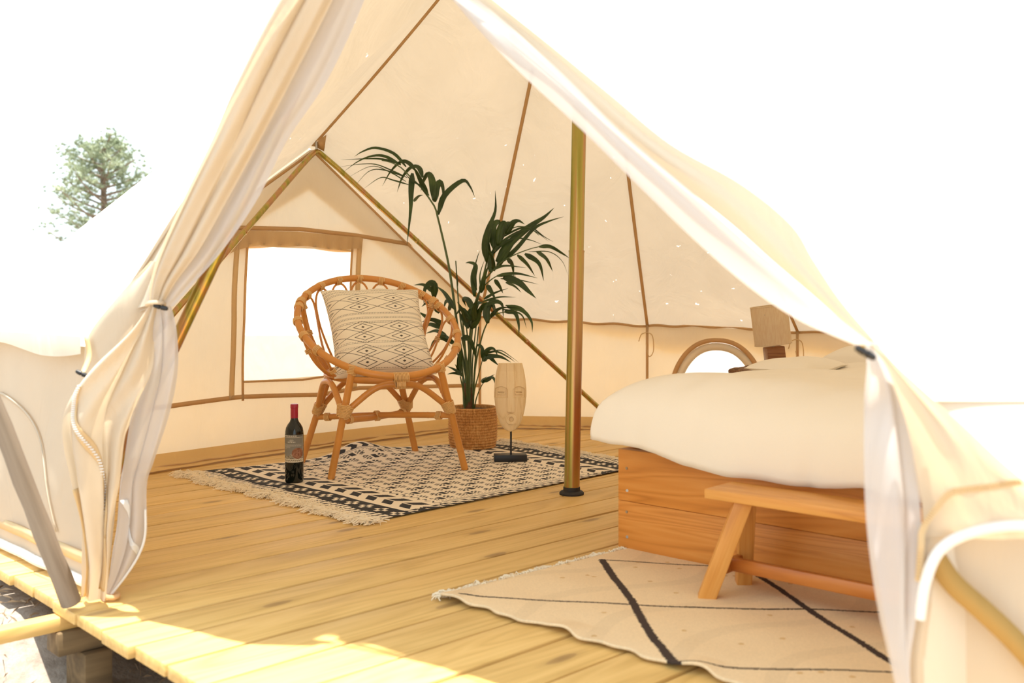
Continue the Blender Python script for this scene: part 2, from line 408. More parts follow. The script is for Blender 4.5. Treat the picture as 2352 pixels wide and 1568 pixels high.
gtop = lambda t: 0.615 + 0.80 * (1 - abs(2 * t - 1))
def wall_sheet(a, b, z0, z1, t0=0.0, t1=1.0, nu=40, nv=12, bow=0.0, rip=0.006, seed=0.0, off=0.0, zlow=None, ztop=None):
    """vertical canvas from a to b (plan); off = outwards"""
    d = V((b.x - a.x, b.y - a.y, 0)); n = V((d.y, -d.x, 0)).normalized()
    if n.dot(V(((a.x + b.x) / 2 - POLE.x, (a.y + b.y) / 2 - POLE.y, 0))) < 0: n = -n
    Ld = d.length
    def fn(u, v):
        t = t0 + (t1 - t0) * u
        top = lerp(a.z, b.z, t) if z1 is None else z1
        if ztop: top = ztop(t)
        lo = zlow(t) if zlow else z0
        z = lo + (top - lo) * v
        zt = ztop(t) if ztop else lerp(a.z, b.z, t)
        if bow: zt = gtop(t)
        fade = max(0.0, 1 - (z / max(zt, 0.01)) ** 3)
        o = off + bow * math.sin(math.pi * t) * fade
        o += rip * (math.sin(17 * t * Ld + 9 * z + seed) * 0.6 + math.sin(31 * t * Ld - 14 * z + seed * 2) * 0.35) * min(1, 6 * t, 6 * (1 - t)) * fade * min(1, 0.3 + z * 3)
        o += 0.03 * math.sin(math.pi * min(1, z / 0.62)) * math.sin(math.pi * t) * 0.4 * fade
        return V((a.x, a.y, 0)) + V((d.x * t, d.y * t, 0)) + n * o + V((0, 0, z))
    return fn, nu, nv, n
def wsheet(name, par, mat, *a, **k):
    fn, nu, nv, n = wall_sheet(*a, **k)
    return MB().sheet(fn, nu, nv).build(name, mat, par), fn, n

# --- far doorway panel with window (between L_ and R_)
wall_back = empty('wall_back', (0, 0, 0), label='cream canvas back wall with taped seams and golden hem', cat='tent wall', kind='structure')
TW0, TW1, ZW0, ZW1 = 0.3515, 0.617, 0.335, 0.945
gtop = lambda t: 0.615 + 0.80 * (1 - abs(2 * t - 1))
BK = dict(bow=0.07, seed=1.0)
wsheet('canvas_panel', wall_back, M['canvas'], L_, R_, 0, ZW0, nu=70, nv=12, rip=0.007, **BK)
wsheet('canvas_panel', wall_back, M['canvas'], L_, R_, ZW0, None, t0=0, t1=TW0, nu=28, nv=30, ztop=gtop, rip=0.007, **BK)
wsheet('canvas_panel', wall_back, M['canvas'], L_, R_, ZW0, None, t0=TW1, t1=1, nu=30, nv=30, ztop=gtop, rip=0.007, **BK)
_, fnB, nB = wsheet('canvas_panel', wall_back, M['canvas'], L_, R_, ZW1, None, t0=TW0, t1=TW1, nu=24, nv=20, ztop=gtop, rip=0.007, **BK)
def back_pt(t, z, off=-0.006):
    fn, _, _, n = wall_sheet(L_, R_, z, z + 1e-3, rip=0.007, **BK)
    return fn(t, 0) + n * off
def back_tape(tz, wdt, mat=M['tape'], par=None, name='seam_tape', n=40, off=-0.006):
    pts = [];
    for i in range(n + 1):
        s = i / n * (len(tz) - 1); k = min(int(s), len(tz) - 2); f = s - k
        pts.append(back_pt(tz[k][0] + (tz[k + 1][0] - tz[k][0]) * f, tz[k][1] + (tz[k + 1][1] - tz[k][1]) * f, off))
    MB().ribbon(pts, wdt, nB).build(name, mat, par or wall_back, solid=0.002)
back_tape([(0.0, 0.25), (0.18, 0.257), (0.35, 0.268), (0.55, 0.245), (0.65, 0.262), (1.0, 0.228)], 0.020, n=60)
back_tape([(0.215, 1.03), (0.3, 1.02), (0.48, 1.035), (0.62, 1.02), (0.78, 0.985)], 0.020, n=50)
back_tape([(0.327, 0.26), (0.327, 0.98)], 0.026, M['palehem']); back_tape([(0.636, 0.26), (0.636, 0.98)], 0.03, M['palehem'])
back_tape([(0.999, 0.0), (0.999, 0.6)], 0.02)
back_tape([(0.0, 0.62), (0.5, 1.40)], 0.012, off=-0.012); back_tape([(0.5, 1.40), (1.0, 0.61)], 0.012, off=-0.012)
# window
win1 = empty('window_1', (0, 0, 0), label='square clear window in the canvas gable behind the rattan chair', cat='window', kind='structure')
wsheet('pane', win1, M['pane'], L_, R_, ZW0 - 0.01, ZW1 + 0.01, t0=TW0 - 0.004, t1=TW1 + 0.004, nu=20, nv=16, off=0.012, **BK)
back_tape([(TW0, 0.25), (TW0, ZW1 + 0.03)], 0.012, par=win1, name='frame_tape'); back_tape([(TW1, 0.25), (TW1, ZW1 + 0.07)], 0.012, par=win1, name='frame_tape')
back_tape([(TW0, ZW0), (0.5, ZW0 - 0.012), (TW1, ZW0 + 0.006)], 0.010, par=win1, name='frame_tape')
back_tape([(TW0, ZW1 + 0.012), (0.5, ZW1 + 0.016), (TW1, ZW1 - 0.004)], 0.008, M['palehem'], par=win1, name='frame_tape')
MB().sheet(lambda u, v: back_pt(0.305 + 0.337 * u, lerp(1.022 - 0.012 * abs(2 * u - 1), 0.950 - 0.045 * max(0, 0.22 - u) / 0.22 + 0.006 * math.sin(14 * u), v), -0.012 - 0.006 * math.sin(60 * u + 2 * math.sin(7 * u)) * (0.4 + 0.6 * v)), 90, 8).build('gathered_blind', M['blind'], win1)
# canvas blind rolled up outside above the window
def roll(u, v):
    t = 0.30 + 0.35 * u; a = v * 2 * math.pi
    p = back_pt(t, 0.985 - 0.03 * max(0, 0.3 - u * 1.6), 0.0)
    r = 0.040 + 0.010 * math.sin(9 * u) + 0.02 * max(0, 0.2 - u) * 3
    return p + nB * (0.05 + r * math.cos(a) * 0.6) + V((0, 0, r * math.sin(a)))
MB().sheet(roll, 40, 14).build('rolled_blind', M['hem'], win1)
# roof overhang outside the gable
fn_, _, _, _ = wall_sheet(L_, R_, 0, None, off=0.035, rip=0.004, seed=1.0, zlow=lambda t: gtop(t) - 0.05 - 0.14 * (1 - abs(2 * t - 1)), ztop=lambda t: gtop(t) + 0.004)
MB().sheet(fn_, 60, 8).build('valance', M['canvas'], wall_back)
# --- right hand back walls
def eave_top(a, b, scal):
    return lambda t: lerp(a.z, b.z, t) + scal * math.sin(math.pi * t) + 0.004 * math.sin(25 * t)
wsheet('canvas_panel', wall_back, M['canvas'], R_, S2, 0, None, nu=40, nv=14, rip=0.010, seed=4.0, ztop=eave_top(R_, S2, 0.0))
wall_right = empty('wall_right', (0, 0, 0), label='cream canvas wall behind the bed', cat='tent wall', kind='structure')
ARC0, ARC1, ARCZ, ARCB = 0.185, 0.765, 0.475, 0.22
def arch(t):
    if t <= ARC0 or t >= ARC1: return ARCB
    x = (2 * (t - ARC0) / (ARC1 - ARC0) - 1)
    return ARCB + (ARCZ - ARCB) * (1 - abs(x) ** 2.3) ** 0.62
wsheet('canvas_panel', wall_right, M['canvas'], S2, S3, 0, ARCB, nu=40, nv=6, rip=0.006, seed=6.0)
wsheet('canvas_panel', wall_right, M['canvas'], S2, S3, ARCB, None, nu=80, nv=12, rip=0.006, seed=6.0, zlow=arch, ztop=eave_top(S2, S3, 0.012))
win2 = empty('window_2', (0, 0, 0), label='small arched window low in the canvas wall behind the bed', cat='window', kind='structure')
wsheet('pane', win2, M['pane'], S2, S3, ARCB - 0.005, None, t0=ARC0, t1=ARC1, nu=30, nv=8, rip=0.006, seed=6.0, off=0.012, ztop=lambda t: arch(t) - 0.02)
def right_pt(t, z, off):
    fn, _, _, n = wall_sheet(S2, S3, z, z + 1e-3, rip=0.006, seed=6.0); return fn(t, 0) + n * off
_, _, _, nR = wall_sheet(S2, S3, 0, 0.5)
pts = [right_pt(ARC0 - 0.015 + (ARC1 - ARC0 + 0.03) * (0.5 - 0.5 * math.cos(math.pi * i / 50)), arch(ARC0 + 1e-4 + (ARC1 - ARC0 - 2e-4) * (0.5 - 0.5 * math.cos(math.pi * i / 50))) + 0.012, -0.006) for i in range(51)]
MB().ribbon(pts, 0.024, nR).build('frame_tape', M['tape'], win2, solid=0.002)
pts = [right_pt(ARC0 + 0.02 + (ARC1 - ARC0 - 0.04) * (0.5 - 0.5 * math.cos(math.pi * i / 50)), arch(ARC0 + 0.01 + (ARC1 - ARC0 - 0.02) * (0.5 - 0.5 * math.cos(math.pi * i / 50))) - 0.022, -0.002) for i in range(51)]
MB().ribbon(pts, 0.040, nR).build('inner_band', M['canvas'], win2, solid=0.002)
for a, b, sd in ((S3, S4, 7.0), (S4, S5, 8.0), (S5, S6, 9.0), (S6, CR, 10.0)):
    wsheet('canvas_panel', wall_right, M['canvas'], a, b, 0, None, nu=40, nv=12, rip=0.008, seed=sd)
wall_left = empty('wall_left', (0, 0, 0), label='pale canvas side wall left of the open doorway, seen from outside', cat='tent wall', kind='structure')
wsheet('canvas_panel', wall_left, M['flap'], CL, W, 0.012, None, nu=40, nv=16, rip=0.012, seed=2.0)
wsheet('canvas_panel', wall_left, M['canvas'], W, L_, 0.0, None, nu=24, nv=12, rip=0.008, seed=3.0)
# eave valance outside every wall (doubles the canvas there) and eave tape inside
for par, a, b, h, of in ((wall_back, R_, S2, 0.07, 0.03), (wall_right, S2, S3, 0.14, 0.03), (wall_right, S3, S4, 0.12, 0.03), (wall_right, S4, S5, 0.10, 0.03), (wall_right, S5, S6, 0.10, 0.03), (wall_left, W, L_, 0.08, 0.03), (wall_left, CL, W, 0.05, 0.04)):
    fn, nu, nv, n = wall_sheet(a, b, 0, None, seed=11.0, off=of, rip=0.012, zlow=lambda t: lerp(a.z, b.z, t) - h * (0.75 + 0.25 * math.sin(9 * t)), ztop=lambda t: lerp(a.z, b.z, t) + 0.004)
    MB().sheet(fn, 40, 5).build('valance', M['canvas'], par)
    sc_ = 0.012 if a is S2 else 0.0
    fi, _, _, n = wall_sheet(a, b, 0, None, seed=11.0, off=-0.008, rip=0.0, ztop=eave_top(a, b, sc_))
    if par is not wall_left:
        MB().ribbon([fi(i / 40, 1) - V((0, 0, 0.006)) for i in range(41)], 0.013, n).build('seam_tape', M['tape'], par, solid=0.002)
for par, C in ((wall_back, S2), (wall_right, S3)):
    d = (V((POLE.x, POLE.y, 0)) - V((C.x, C.y, 0))).normalized()
    MB().ribbon([V((C.x, C.y, 0)) + d * (0.012 + 0.02 * 0) + V((0, 0, z)) for z in (0.0, 0.2, 0.4, C.z)], 0.014, d).build('seam_tape', M['tape'], par, solid=0.002)
    # small tie tapes knotted at the corner seams
    b = V((C.x, C.y, C.z - 0.04)) + d * 0.02
    sdv = V((-d.y, d.x, 0))
    pth = smooth_path([b, b + sdv * 0.03 + V((0, 0, -0.02)), b + sdv * 0.035 + V((0, 0, -0.10)), b + sdv * 0.01 + V((0, 0, -0.13)), b + sdv * -0.005 + V((0, 0, -0.06))], 20)
    MB().ribbon(pth, 0.005, d).build('tie_tape', M['palehem'], par, solid=0.001)
    MB().ribbon(smooth_path([b, b - sdv * 0.03 + V((0, 0, -0.012)), b - sdv * 0.045 + V((0, 0, -0.05))], 10), 0.005, d).build('tie_tape', M['palehem'], par, solid=0.001)
# golden hem along the foot of the inside walls, with a thin cord in it
for par, a, b, bw, rp, sd in ((wall_back, L_, R_, 0.07, 0.007, 1.0), (wall_back, R_, S2, 0.0, 0.010, 4.0), (wall_right, S2, S3, 0, 0.006, 6.0)):
    fn, _, _, n = wall_sheet(a, b, 0, 0.06, bow=bw, rip=rp, seed=sd)
    rows = [(0.062, -0.004), (0.045, -0.016), (0.022, -0.030), (0.010, -0.055), (0.006, -0.085)]
    m = MB()
    def hf(u, v):
        k = min(int(v * 4), 3); f = v * 4 - k
        z = rows[k][0] + (rows[k + 1][0] - rows[k][0]) * f; of = rows[k][1] + (rows[k + 1][1] - rows[k][1]) * f
        p = fn(u, 0); w_ = 0.006 * math.sin(23 * u + sd) * v
        return V((p.x, p.y, max(z + abs(w_) * 0.6, 0.004))) + n * (of + w_)
    m.sheet(hf, 80, 8).build('golden_hem', M['hem'], par)
    pts = [fn(i / 80, 0) + n * (-0.05 + 0.004 * math.sin(i * 0.7)) + V((0, 0, 0.016 + 0.002 * math.sin(i))) for i in range(81)]
    MB().tube(pts, 0.0035, 6).build('hem_cord', M['tape'], par)
# outside trim of the left wall: cream webbing band and white foot piping
fn, _, _, n = wall_sheet(CL, W, 0, None, seed=2.0, rip=0.012)
def lw(z, of): return [V((fn(i / 40, 0).x, fn(i / 40, 0).y, z)) + n * of for i in range(41)]
MB().ribbon(lw(0.080, 0.008), 0.030, n).build('webbing_band', M['palehem'], wall_left, solid=0.002)
MB().tube(lw(0.022, 0.006), 0.013, 8).build('foot_piping', M['whitehem'], wall_left)

sk_lo = smooth_path([dp(2112, 893, 1.375), dp(2230, 1005, 1.345), dp(2352, 1118, 1.32), dp(2520, 1230, 1.32), dp(2900, 1300, 1.36), dp(3400, 1250, 1.5)], 30)
MB().sheet(lambda u, v: lerp(lerp(CR, S6, u ** 1.3) + V((-0.004, -0.01, 0.01)), sk_lo[int(round(u * 30))], v), 30, 8).build('roof_skirt', M['canvas'], wall_right)

_, fnl, nl_ = None, fn, n
fnw, _, _, nw = wall_sheet(CL, W, 0, 0.62, seed=2.0, rip=0.012)
arc = smooth_path([V((0.20, 0.12, 0)), V((0.26, 0.28, 0)), V((0.34, 0.37, 0)), V((0.45, 0.43, 0)), V((0.58, 0.445, 0)), V((0.72, 0.41, 0)), V((0.80, 0.30, 0)), V((0.82, 0.12, 0))], 50)
MB().ribbon([fnw(q.x, q.y / 0.62) + nw * 0.006 for q in arc], 0.008, nw).build('seam_tape', M['flap'], wall_left, solid=0.002)

# ================================================================== poles
def pipe_joints(m, a, b, r, fr):
    for f in fr:
        p = lerp(a, b, f); d = (b - a).normalized()
        m.tube([p - d * 0.004, p, p + d * 0.004], [r, r + 0.0016, r], 16)
pole = empty('tent_pole', POLE, label='upright brassy metal centre pole on a black foot disc', cat='pole')
top = AP - POLE
mb = MB().tube([V((0, 0, 0.02)), V((top.x, top.y, 2.47))], 0.0265, 24); mb.build('tube', M['zinc'], pole)
jz = CAM_H + (680 - 577) / FPX * 3.62
def onpole(z): return V((top.x * z / 2.47, 0, z))
MB().tube([onpole(0.02), onpole(jz)], 0.0282, 24).build('sleeve_tube', M['zinc'], pole)
MB().tube([onpole(jz - 0.003), onpole(jz + 0.003)], 0.0292, 24).build('joint_ring', M['zinc'], pole)
MB().lathe([(0.044, 0.0), (0.045, 0.006), (0.040, 0.012), (0.031, 0.014), (0.0305, 0.027), (0.0285, 0.028)], 28).build('foot_disc', M['rubber'], pole)

def aframe(name, A, f1, f2, r, label, joints):
    root = empty(name, (A.x, A.y, 0), label=label, cat='tent frame'); o = V((A.x, A.y, 0))
    b = 0.10
    d1 = (f1 - A).normalized(); d2 = (f2 - A).normalized()
    bend = smooth_path([A + d1 * b * 1.3, A + d1 * b * 0.5 + V((0, 0, -0.004)), A + (d1 + d2) * 0.012, A + d2 * b * 0.5 + V((0, 0, -0.004)), A + d2 * b * 1.3], 20)
    MB().tube([p - o for p in bend], r, 14).build('bent_top', M['zinc'], root)
    for d, f in ((d1, f1), (d2, f2)):
        m = MB().tube([A + d * b * 1.25 - o, f - o], r * 0.98, 14)
        pipe_joints(m, A - o, f - o, r, joints)
        m.build('leg', M['zinc'], root)
    MB().tube([A - o + V((0, 0, -0.01)), A - o + V((0, 0, 0.05))], 0.006, 10).build('spike', M['steel'], root)
    return root
AFi = AF + V((0.737, -0.675, 0)) * 0.035 + V((0, 0, -0.02))
aframe('a_frame', AFi, V((-1.62, 3.095, 0.012)), V((0.585, 5.38, 0.012)), 0.0125, 'brassy metal A-frame standing inside the gable with the square window', (0.30, 0.66))
aframe('a_frame', dp(858, -180, 2.12), V((-1.145, 2.57, 0.012)), V((1.314, 1.62, 0.012)), 0.0165, 'brassy metal A-frame of the open doorway half hidden by the left flap', (0.3, 0.62))
# the leather patch at the far ridge, over the frame spike
patch = [AFi + V((0, 0, 0.035)), lerp(AF, AP, 0.06) + V((0.01, -0.02, -0.03)), lerp(AF, R_, 0.035) + V((0.03, -0.03, 0.0)), AFi + V((-0.02, 0.0, 0.015))]
MB().add(patch, [(0, 1, 2), (0, 2, 3)]).build('ridge_patch', M['tape'], ceiling, solid=0.003)
# weathered wooden prop pole outside
b = gp(163, 1383, 0.02); tp_ = dp(-120, 660, 2.02)
L = (tp_ - b).length; dr = (tp_ - b).normalized()
m = MB()
pts = [V((L * i / 12, 0.0012 * math.sin(i * 1.3), 0.001 * math.sin(i * 2.1))) for i in range(13)]
m.tube(pts, [0.0225 - 0.0004 * i + 0.0008 * math.sin(i * 2.7) for i in range(13)], 14)
po = m.build('wooden_pole', M['greywood'], label='weathered grey wooden pole leaning against the left tent wall', cat='pole')
po.location = b; po.rotation_euler = dr.to_track_quat('X', 'Z').to_euler()

# ================================================================== doorway flaps
LASTFN = [None]
def flap_sheet(rows, nu, nv, pleats, amp, seed=0.0, smoothrows=True):
    """rows: (y, x_left, x_right, depth_left, depth_right[, amp]) traced edges; pleats run from top to bottom"""
    pl = [dp(r[1], r[0], r[3]) for r in rows]; pr = [dp(r[2], r[0], r[4]) for r in rows]
    am = [r[5] if len(r) > 5 else 1.0 for r in rows]
    PL = smooth_path(pl, nv); PR = smooth_path(pr, nv); AM = smooth_path([V((a, 0, 0)) for a in am], nv)
    def fn(u, v):
        j = int(round(v * nv)); a, b = PL[j], PR[j]
        p = lerp(a, b, u)
        wd = (b - a).length
        ph = seed + 1.1 * math.sin(3.0 * v + seed) + 0.7 * math.sin(7 * v + seed)
        s = math.sin(2 * math.pi * pleats * u + ph) * 0.7 + math.sin(2 * math.pi * pleats * 1.9 * u - ph * 1.6) * 0.3
        dep = amp * AM[j].x * s
        side = amp * AM[j].x * 0.6 * math.sin(2 * math.pi * pleats * u + ph + 1.9) * (4 * u * (1 - u))
        return p + V((side, dep, 0.15 * dep))
    LASTFN[0] = (fn, nv)
    return MB().sheet(fn, nu, nv)
def band_on(fnv, us, wdt, v0, v1, name, mat, par, off=0.005):
    fn, nv = fnv; j0, j1 = int(v0 * nv), int(v1 * nv)
    def g(a, b):
        j = j0 + (j1 - j0) * b; v = round(j) / nv; u = interp(us, v)[0]
        wu = wdt / max(0.02, (fn(1, v) - fn(0, v)).length)
        return fn(min(1, max(0, u + (a - 0.5) * wu)), v) + V((0, -off, 0))
    return place_child(MB().sheet(g, 6, j1 - j0).build(name, mat, solid=0.0015), par)
lf = empty('door_flap', gp(225, 1375), label='gathered cream canvas door flap tied back on the left of the doorway', cat='tent flap')
def place_child(o, par):
    o.parent = par; o.location = -V(par.location)
    return o
def fbuild(mb_, name, mat, par, **k):
    return place_child(mb_.build(name, mat, **k), par)
# upper left: outer canvas bundle and inner net
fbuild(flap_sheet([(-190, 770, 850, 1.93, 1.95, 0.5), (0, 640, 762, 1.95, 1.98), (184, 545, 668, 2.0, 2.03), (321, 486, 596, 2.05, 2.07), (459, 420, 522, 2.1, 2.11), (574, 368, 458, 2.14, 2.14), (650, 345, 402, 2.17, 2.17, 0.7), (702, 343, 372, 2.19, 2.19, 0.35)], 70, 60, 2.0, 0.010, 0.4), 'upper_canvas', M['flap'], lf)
fbuild(flap_sheet([(-190, 840, 900, 1.99, 2.0, 0.5), (0, 752, 838, 2.02, 2.03), (184, 662, 752, 2.06, 2.07), (321, 590, 660, 2.1, 2.11), (459, 518, 590, 2.13, 2.14), (574, 454, 512, 2.16, 2.17), (650, 398, 446, 2.18, 2.19, 0.7), (704, 362, 398, 2.20, 2.20, 0.35)], 40, 50, 1.2, 0.006, 2.2), 'upper_net', M['net'], lf)
# lower left: canvas panels fanning out below the tie, then the net
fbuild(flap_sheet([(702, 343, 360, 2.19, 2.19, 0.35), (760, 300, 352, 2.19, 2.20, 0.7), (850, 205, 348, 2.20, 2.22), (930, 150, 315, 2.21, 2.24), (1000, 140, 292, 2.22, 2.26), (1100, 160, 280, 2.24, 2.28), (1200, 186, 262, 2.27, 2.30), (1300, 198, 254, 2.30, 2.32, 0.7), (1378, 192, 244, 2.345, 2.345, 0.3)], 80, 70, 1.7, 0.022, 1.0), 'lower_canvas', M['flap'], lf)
LCANFN = LASTFN[0]
fbuild(flap_sheet([(702, 352, 392, 2.20, 2.20, 0.4), (760, 345, 404, 2.21, 2.22), (850, 330, 407, 2.24, 2.25), (950, 300, 388, 2.28, 2.30), (1060, 282, 352, 2.31, 2.33), (1110, 275, 336, 2.32, 2.34), (1200, 268, 334, 2.33, 2.35), (1260, 258, 325, 2.34, 2.36), (1320, 250, 292, 2.35, 2.36, 0.6), (1365, 240, 258, 2.355, 2.36, 0.3)], 50, 60, 1.8, 0.014, 3.0), 'lower_net', M['net'], lf)
LNET = LASTFN[0]
# inside-out door panel behind the flap: from the corner to the tie
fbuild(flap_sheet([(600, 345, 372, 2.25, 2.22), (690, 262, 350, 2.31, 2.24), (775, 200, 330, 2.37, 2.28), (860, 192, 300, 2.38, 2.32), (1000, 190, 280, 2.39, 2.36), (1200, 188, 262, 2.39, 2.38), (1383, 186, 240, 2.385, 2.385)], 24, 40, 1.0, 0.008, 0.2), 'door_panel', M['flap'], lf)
def zip_line(pts, n, par, w_=0.010):
    pth = smooth_path(pts, n); m = MB(); m.ribbon(pth, w_, (0, -1, 0.1)); z = place_child(m.build('zip_tape', M['darktape'], solid=0.0015), par)
    t = MB()
    for i in range(0, n, 1):
        p = pth[i]; d = (pth[min(i + 1, n)] - pth[max(i - 1, 0)]).normalized(); s = d.cross(V((0, -1, 0))).normalized()
        t.beam(p - s * 0.004 + V((0, -0.0025, 0)), p + s * 0.004 + V((0, -0.0025, 0)), 0.003, 0.003)
    te = t.build('zip_teeth', M['palehem'], smooth=False, kind='stuff'); te.parent = z
LCAN = LCANFN
def zip_on(fnv, us, v0, v1, par, n=60):
    z = band_on(fnv, us, 0.012, v0, v1, 'zip_tape', M['palehem'], par)
    fn, nv = fnv; t = MB()
    for i in range(n):
        v = v0 + (v1 - v0) * i / n; j = v * nv; k = int(j); f = j - k; u = interp(us, v)[0]
        p = lerp(fn(u, k / nv), fn(u, min(k + 1, nv) / nv), f) + V((0, -0.008, 0))
        t.beam(p - V((0.004, 0, 0.001)), p + V((0.004, 0, -0.001)), 0.003, 0.003)
    te = t.build('zip_teeth', M['whitehem'], smooth=False, kind='stuff'); te.parent = z
zip_on(LCAN, [(0.28, 0.06), (0.42, 0.22), (0.55, 0.45), (0.66, 0.72), (0.72, 0.80), (0.8, 0.78)], 0.30, 0.79, lf)
band_on(LCAN, [(0.6, 0.62), (0.75, 0.74), (1.0, 0.80)], 0.016, 0.62, 0.97, 'webbing_band', M['palehem'], lf)
band_on(LCAN, [(0.3, 0.03), (1.0, 0.10)], 0.014, 0.66, 0.99, 'webbing_band', M['palehem'], lf)
band_on(LNET, [(0.55, 0.05), (0.8, 0.9)], 0.007, 0.60, 0.80, 'zip_tape', M['whitehem'], lf)
# net hem piping
hp = smooth_path([dp(334, 1170, 2.34), dp(333, 1230, 2.35), dp(318, 1275, 2.355), dp(290, 1320, 2.355), dp(256, 1364, 2.355)], 30)
fbuild(MB().tube(hp, 0.003, 6), 'net_hem', M['whitehem'], lf)
def toggle(c, d, par, L=0.032):
    d = V(d).normalized(); m = MB()
    m.tube([V(c) + d * L * s for s in (-0.5, -0.46, -0.3, -0.06, -0.03, 0.03, 0.06, 0.3, 0.46, 0.5)], [0.002, 0.004, 0.0052, 0.0056, 0.0040, 0.0040, 0.0056, 0.0052, 0.004, 0.002], 12)
    return place_child(m.build('toggle', M['black']), par)
toggle(dp(369, 705, 2.165), (1.0, 0.1, -0.28), lf)
toggle(dp(188, 858, 2.30), (1.0, 0.1, -0.5), lf, 0.030)
# tie loop round the bundle and the tape loop of the spare toggle
tie = [dp(357 + 20 * math.cos(a), 703 + 5 * math.sin(a) - 4, 2.19 + 0.035 * math.sin(a)) for a in [2 * math.pi * i / 24 for i in range(24)]]
fbuild(MB().tube(tie, 0.0045, 6, closed=True), 'tie_loop', M['flap'], lf)
fbuild(MB().ribbon(smooth_path([dp(198, 772, 2.355), dp(205, 815, 2.35), dp(195, 845, 2.33), dp(188, 858, 2.31)], 14), 0.012, (0, -1, 0)), 'tie_tape', M['palehem'], lf, solid=0.0015)
pg = [gp(255 + 17 * math.cos(a), 1366 + 6 * math.sin(a), 0.012) for a in [2 * math.pi * i / 20 for i in range(20)]]
fbuild(MB().tube(pg, 0.006, 8, closed=True), 'peg_loop', M['tape'], lf)

rf = empty('door_flap', (0.55, 1.38, 0), label='blurred white net and canvas door flap tied back on the right of the doorway', cat='tent flap')
fbuild(flap_sheet([(-200, 830, 880, 1.940, 1.930, 0.5), (0, 1092, 1132, 1.840, 1.809), (100, 1215, 1258, 1.780, 1.747), (220, 1330, 1405, 1.710, 1.652), (330, 1450, 1540, 1.640, 1.570), (420, 1560, 1700, 1.580, 1.471), (515, 1680, 1818, 1.520, 1.413), (600, 1775, 1872, 1.470, 1.395), (690, 1880, 1932, 1.420, 1.380, 0.7), (785, 1985, 2012, 1.370, 1.349, 0.35)], 60, 70, 1.3, 0.005, 0.8), 'upper_canvas', M['flapdim'], rf)
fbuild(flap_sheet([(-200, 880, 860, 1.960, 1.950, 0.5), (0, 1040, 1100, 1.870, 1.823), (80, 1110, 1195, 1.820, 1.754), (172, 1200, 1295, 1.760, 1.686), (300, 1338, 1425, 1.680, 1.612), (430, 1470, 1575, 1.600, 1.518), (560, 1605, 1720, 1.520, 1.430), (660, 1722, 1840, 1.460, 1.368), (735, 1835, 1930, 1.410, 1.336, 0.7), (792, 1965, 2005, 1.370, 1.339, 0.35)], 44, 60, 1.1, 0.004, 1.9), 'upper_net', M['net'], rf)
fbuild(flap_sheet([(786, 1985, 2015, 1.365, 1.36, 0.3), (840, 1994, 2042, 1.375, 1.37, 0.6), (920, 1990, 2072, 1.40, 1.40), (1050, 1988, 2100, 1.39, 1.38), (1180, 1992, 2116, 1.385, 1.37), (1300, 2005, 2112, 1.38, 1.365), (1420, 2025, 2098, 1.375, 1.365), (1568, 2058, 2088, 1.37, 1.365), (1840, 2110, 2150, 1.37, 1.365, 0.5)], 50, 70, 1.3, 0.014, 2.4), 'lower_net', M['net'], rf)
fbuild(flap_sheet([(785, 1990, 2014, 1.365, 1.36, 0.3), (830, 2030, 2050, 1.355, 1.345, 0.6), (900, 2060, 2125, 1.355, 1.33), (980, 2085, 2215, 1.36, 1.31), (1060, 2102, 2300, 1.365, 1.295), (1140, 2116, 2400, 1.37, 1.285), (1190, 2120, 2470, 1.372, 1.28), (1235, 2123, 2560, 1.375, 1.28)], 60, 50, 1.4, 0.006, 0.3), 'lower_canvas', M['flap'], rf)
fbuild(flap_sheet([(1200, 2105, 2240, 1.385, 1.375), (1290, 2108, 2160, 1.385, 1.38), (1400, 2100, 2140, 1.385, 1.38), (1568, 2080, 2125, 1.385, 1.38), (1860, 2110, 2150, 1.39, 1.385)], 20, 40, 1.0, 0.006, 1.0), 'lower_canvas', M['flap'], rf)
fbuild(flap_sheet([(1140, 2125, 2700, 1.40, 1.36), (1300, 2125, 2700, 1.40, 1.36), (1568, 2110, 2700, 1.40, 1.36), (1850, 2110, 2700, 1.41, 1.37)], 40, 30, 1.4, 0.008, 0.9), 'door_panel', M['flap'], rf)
fbuild(MB().ribbon(smooth_path([dp(2145, 1275, 1.375), dp(2190, 1340, 1.37), dp(2262, 1405, 1.362), dp(2330, 1470, 1.355), dp(2420, 1570, 1.345)], 24), 0.030, (0.1, -1, 0)), 'webbing_band', M['darktape'], rf, solid=0.002)
arch_r = smooth_path([dp(2112, 1420, 1.36), dp(2126, 1335, 1.355), dp(2160, 1262, 1.35), dp(2235, 1222, 1.335), dp(2352, 1207, 1.305), dp(2500, 1235, 1.27)], 40)
fbuild(MB().tube(arch_r, 0.0075, 10), 'hem_roll', M['whitehem'], rf)
zip_line([dp(2108, 1330, 1.36), dp(2114, 1255, 1.36), dp(2118, 1215, 1.36), dp(2150, 1165, 1.352), dp(2185, 1130, 1.342), dp(2260, 1118, 1.322), dp(2350, 1105, 1.295)], 60, rf, 0.006)
toggle(dp(1988, 810, 1.345), (1.0, 0.1, -0.55), rf)

